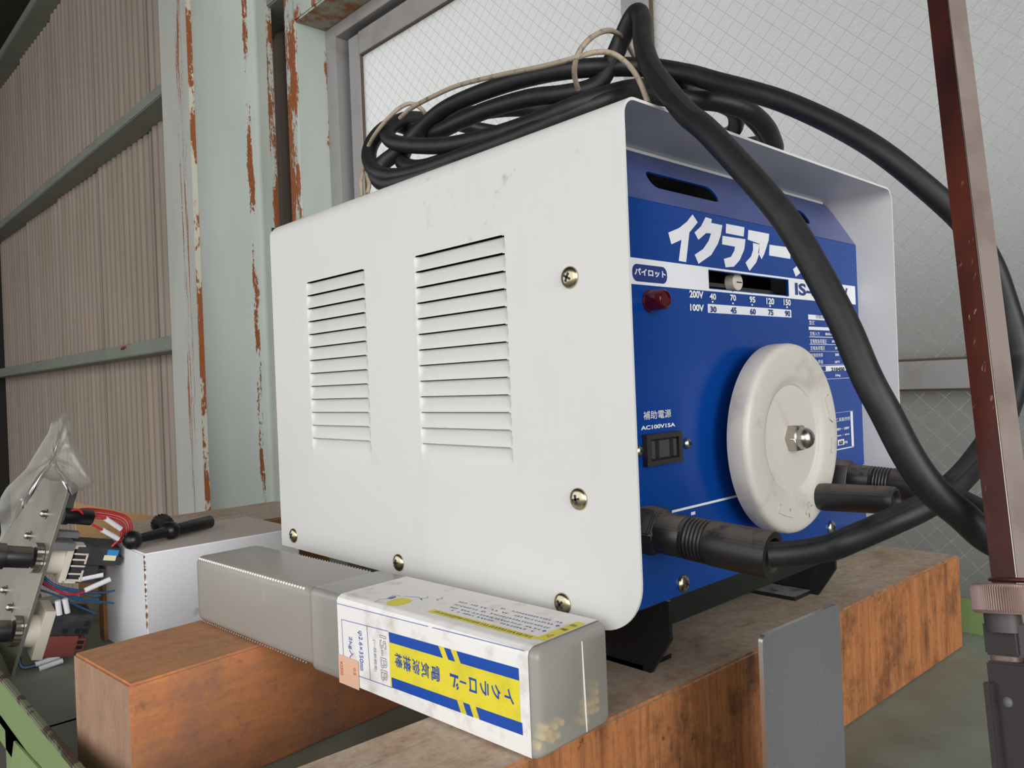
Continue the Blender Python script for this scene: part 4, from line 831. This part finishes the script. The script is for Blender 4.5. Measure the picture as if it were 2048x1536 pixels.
# rear of the lower switch
q2 = on_plate(pp['b2'])+ww*.0
BM().lathe(q2+back*.003, back, ((0, .016), (.014, .016)), 28).build('switch_body', M['cream'], sp, smooth=True)
OB('switch_body', M['cream'], [bk(q2, .014, .024, -.024, .027, -.016, .014)], label='cream square collar')
OB('contact_block', M['blockblack'], [bk(q2, .024, .060, .002, .024, -.0165, .012)])
OB('contact_block', M['blockred'], [bk(q2, .024, .052, -.021, .001, -.0165, .012), bk(q2, .050, .060, -.016, -.002, -.0160, .008)], label='brown-red contact block')
OB('terminal_slot', M['black'], [bk(q2, d_, d_+.005, t_, t_+.005, -.0170, -.0164) for d_, t_ in ((.046, .004), (.053, .004), (.053, .012), (.034, .004))], bevel=0)
OB('terminal_slot', M['black'], [bk(q2, .052, .058, t_, t_+.0035, -.0166, -.0159) for t_ in (-.013, -.0075)], bevel=0)
OB('terminal_slot', M['black'], [bk(q1, .049, .057, t_, t_+.0042, -.0166, -.0159) for t_ in (-.015, -.009)], bevel=0)
qc = on_plate(pp['c1'])
BM().lathe(qc+back*.003, back, ((0, .0090), (.005, .0090), (.0051, .0078), (.027, .0078), (.028, .007)), 24).build('lamp_socket', M['blackened'], sp, smooth=True)
OB('bracket', M['darkgrey'], [bk(P0, .003, .010, -.030, -.004, .001, .02)])
OB('bracket', M['dullsteel'], [bk(qc, .003, .022, -.034, -.026, -.006, .01), bk(qc, .005, .026, -.024, -.018, .004, .012)])
def wire(pts, m, r=.0011):
    BM().tube(pts, r, 6, res=6).build('wire', m, sp, smooth=True, weld=False)
def W_(o, d_, t_, w_): return V(o)+back*d_+tt*t_+ww*w_
rr = random.Random(11)
for k in range(4):
    j = rr.uniform(-.002, .002)
    wire([W_(q1, .060+.002*k, .020, -.012+.003*k), W_(q1, .066+.003*k, .034+j, -.012), W_(q1, .058+.003*k, .046+.002*k, -.006), W_(q1, .030, .044+.003*k, .004), W_(q1, .012, .034+.002*k, .012)], M['redwire'], .0013)
for k, (t_, d1) in enumerate(((.058, .052), (.048, .050))):
    wire([W_(qc, .032, .004-.010*k, -.004), W_(qc, .042, .002-.012*k, -.006), W_(qc, .064, -.010-.010*k, -.006), W_(qc, .074, -.016-.008*k, -.004), W_(q1, .070, .034, -.010)], M['redwire'], .0012)
    BM().lathe(W_(qc, .042, .002-.012*k, -.006), W_(qc, .064, -.010-.010*k, -.006)-W_(qc, .042, .002-.012*k, -.006), ((0, .0026), (.020, .0026)), 12).build('marker_sleeve', M['whitetube'], sp, smooth=True)
wire([W_(P0, .004, -.03, .0), W_(P0, .014, -.026, -.002), W_(P0, .020, -.032, -.002), W_(P0, .016, -.040, .0)], M['redwire'])
for k in range(7):
    a0 = rr.uniform(-.006, .012)
    wire([W_(q2, .006, .046+a0, .006), W_(q2, .022, .042+a0*.6, -.004), W_(q2, .040+rr.uniform(0, .02), .034+a0, -.010), W_(q2, .062+rr.uniform(0, .02), .030+a0*1.6, -.012)], M['bluewire'], .0011)
wire([W_(q2, .004, .052, .004), W_(q2, .03, .044, -.012), W_(q2, .052, .050, -.014)], M['redwire'])
for o, d_ in ((W_(q2, .044, .050, -.016), W_(q2, .066, .062, -.014)), (W_(q2, .036, .060, -.012), W_(q2, .058, .066, -.012)), (W_(q2, .028, .040, -.014), W_(q2, .034, .026, -.016)), (W_(q2, .022, .038, -.014), W_(q2, .027, .024, -.016)), (W_(q2, .020, -.030, -.012), W_(q2, .040, -.022, -.012)), (W_(q2, .024, -.034, -.014), W_(q2, .044, -.026, -.014))):
    BM().lathe(o, V(d_)-V(o), ((0, .0027), ((V(d_)-V(o)).length, .0027)), 12).build('marker_sleeve', M['whitetube'], sp, smooth=True)
wire([W_(q2, .004, -.020, .0), W_(q2, .010, -.034, -.008), W_(q2, .022, -.031, -.012)], M['bluewire'], .0018)
# bag: two layers of crumpled film drawn up over the top corner of the plate
bg = [V(q) for q in G['bag']]; fr = V(G['pframe'][2])
outl = [bg[0], bg[10], bg[9], bg[8], bg[7], bg[6], bg[5], bg[4], bg[3], bg[2], bg[1]]
cen = V((0, 0, 0))
for q in (bg[1], bg[5], bg[8], bg[2]): cen += q/4
b = BM(); b.nr = True; rr = random.Random(5)
NR = 9; per = []
for i in range(len(outl)):
    a_, c_ = outl[i], outl[(i+1) % len(outl)]
    for k in range(4): per.append(a_.lerp(c_, k/4)+V((rr.uniform(-1, 1), rr.uniform(-1, 1), rr.uniform(-1, 1)))*.0012)
for side, dep in ((-1, .014), (1, .03)):
    vs = []; n = len(per)
    for j in range(NR+1):
        f = j/NR
        for i, q in enumerate(per):
            p_ = cen.lerp(q, f); bulge = dep*math.sqrt(max(0, 1-f*f)); cr = .0016*math.sin(i*1.9+j*1.1)*math.sin(j*.9+i*.37)*(1-f**4)
            vs.append(p_+fr*(side*bulge+cr))
    fs = []
    for j in range(NR):
        for i in range(n): fs.append((j*n+i, j*n+(i+1) % n, (j+1)*n+(i+1) % n, (j+1)*n+i))
    b.add(vs, fs)
tag(b.build('plastic_bag', M['bag'], smooth=True, weld=False, angle=50), 'crumpled clear plastic bag drawn over the top of the switch panel', 'plastic bag')

# ------------------------------------------------------------------ steel plate and height gauge in front
q0, q1_ = [V(q) for q in G['splate']]; e = (q1_-q0); e.z = 0; wlen = e.length; e.normalize()
zt_ = max(q0.z, q1_.z)-.0015; nn = V((-e.y, e.x, 0))
me = flat([rrect(0, wlen, 0, zt_-.8003, .0038)], .0013)
me.transform(plane_mx((q0.x, q0.y, .8003), e, (0, 0, 1)))
me.materials.append(M['dullsteel']); me.materials.append(M['brightedge'])
for p in me.polygons:
    if abs(p.normal.dot(nn)) < .5: p.material_index = 1
tag(put(bpy.data.objects.new('steel_plate', me)), 'small dull grey steel plate with rounded corners, standing upright in front of the near beam', 'plate')
R0, R1_, L0, L1, Q0, Q1 = [V(q) for q in G['post']]
dn = (R1_-R0); ln = dn.length; dn.normalize()
hg = empty('height_gauge', tuple(R1_+dn*((.8-R1_.z)/dn.z)), 'brown square steel post of a height gauge with a knurled nut, at the right edge', 'gauge')
vd = ((R0+R1_)/2-V(G['cam']['loc'])); vd = (vd-dn*vd.dot(dn)).normalized(); rt_ = dn.cross(vd); rt_ = rt_ if rt_.dot(V(G['cam']['r'])) > 0 else -rt_
a_ = (-rt_*.76+vd*.65).normalized()*.0106; c_ = (rt_*.65+vd*.76).normalized()*.0106
tp = R0-dn*.10; bt = R1_+dn*((.825-R1_.z)/dn.z)
b = BM(); vs = [tp, tp+a_, tp+a_+c_, tp+c_, bt, bt+a_, bt+a_+c_, bt+c_]
b.add(vs, [(0, 1, 5, 4), (1, 2, 6, 5)], 0); b.add(vs, [(2, 3, 7, 6), (3, 0, 4, 7)], 1); b.add(vs, [(0, 3, 2, 1), (4, 5, 6, 7)], 1)
b.build('post', (M['postbrown'], M['postside']), hg, bevel=.0005)
ed = BM(); ed.obox(tp-(a_+c_)*.010, dn*(bt-tp).length, a_*.045, c_*.045); ed.build('post_edge', M['steel'], hg, bevel=.0002, label='bright worn edge')
gp = {k: V(q) for k, q in G['gauge'].items()}
sd = V(G['cam']['r']); sd = (sd-dn*sd.dot(dn)).normalized(); tw = -dn.cross(sd); tw = tw if tw.dot(V(G['cam']['f'])) < 0 else -tw
k0 = gp['k0']; n = 168
ring = []
for d_, r_ in ((0, .0076), (.0004, .0087)): ring += [k0+dn*d_+sd*r_*math.cos(2*math.pi*j/n)+tw*r_*math.sin(2*math.pi*j/n) for j in range(n)]
for d_ in (.0014, .0082):
    for j in range(n): r_ = .0090 if j % 2 else .00866; ring.append(k0+dn*d_+sd*r_*math.cos(2*math.pi*j/n)+tw*r_*math.sin(2*math.pi*j/n))
ring += [k0+dn*.0092+sd*.0083*math.cos(2*math.pi*j/n)+tw*.0083*math.sin(2*math.pi*j/n) for j in range(n)]
fs = [(i*n+j, i*n+(j+1) % n, (i+1)*n+(j+1) % n, (i+1)*n+j) for i in range(4) for j in range(n)]+[tuple(range(n)), tuple(4*n+j for j in range(n))]
BM().add(ring, fs).build('knurled_nut', M['bronze'], hg, label='tarnished knurled nut')
tr = []
for j in range(17): a = 2*math.pi*j/16; tr.append(k0-dn*.0014+sd*(.0062*math.cos(a)+.0035)+tw*.0062*math.sin(a))
BM().tube(tr, .0006, 6, res=3).build('wire_ring', M['postbrown'], hg, smooth=True, weld=False)
BM().lathe(gp['n0']-dn*.002, dn, ((0, .0052), (.008, .0052)), 24).build('neck', M['gaugedark'], hg, smooth=True)
e1 = -a_.normalized(); e2 = c_.normalized(); fn = -e2     # blocks sit square to the post
def GB(name, o, w1, d1, t1, m, bevel=.0007, parent=hg, label=None):
    return BM().obox(o, e1*w1, dn*d1, e2*t1).build(name, m, parent, bevel=bevel, label=label)
GB('clamp_block', gp['b0'], .0128, .0104, .020, M['gaugedark'])
BM().lathe(gp['n1']-dn*.002, dn, ((0, .0046), (.007, .0046)), 24).build('neck', M['bronze'], hg, smooth=True)
sl_ = GB('slider', gp['s0'], .0150, .055, .022, M['gaugedark'])
GB('spring_leaf', gp['lf'], .0026, .042, .008, M['gaugedark'], .0004)
q_ = gp['s0']; sc = gp['scr']; sc = sc-fn*((sc-q_).dot(fn)); BM().lathe(sc-fn*.0005, fn, ((0, .0017), (.0010, .0016), (.0015, .001), (.0016, 1e-5)), 18, caps=False).build('screw', M['dullsteel'], sl_, smooth=True)
bs = R1_+dn*((.8-R1_.z)/dn.z)+(a_+c_)/2
BM().box((bs.x-.022, bs.y-.022, .8), (bs.x+.022, bs.y+.022, .828)).build('base', M['gaugedark'], hg, bevel=.002)

q = G['redbit']; tag(BM().tube([(q[0]-.002, q[1]+.02, q[2]-.004), (q[0]-.004, q[1]+.008, q[2]), (q[0]-.002, q[1]-.006, q[2]+.003), (q[0]+.004, q[1]-.016, q[2]+.002)], .0035, 8).build('red_tie', M['redwire'], smooth=True, weld=False), 'small red tie lying on the lower wall girt left of the column', 'tie')
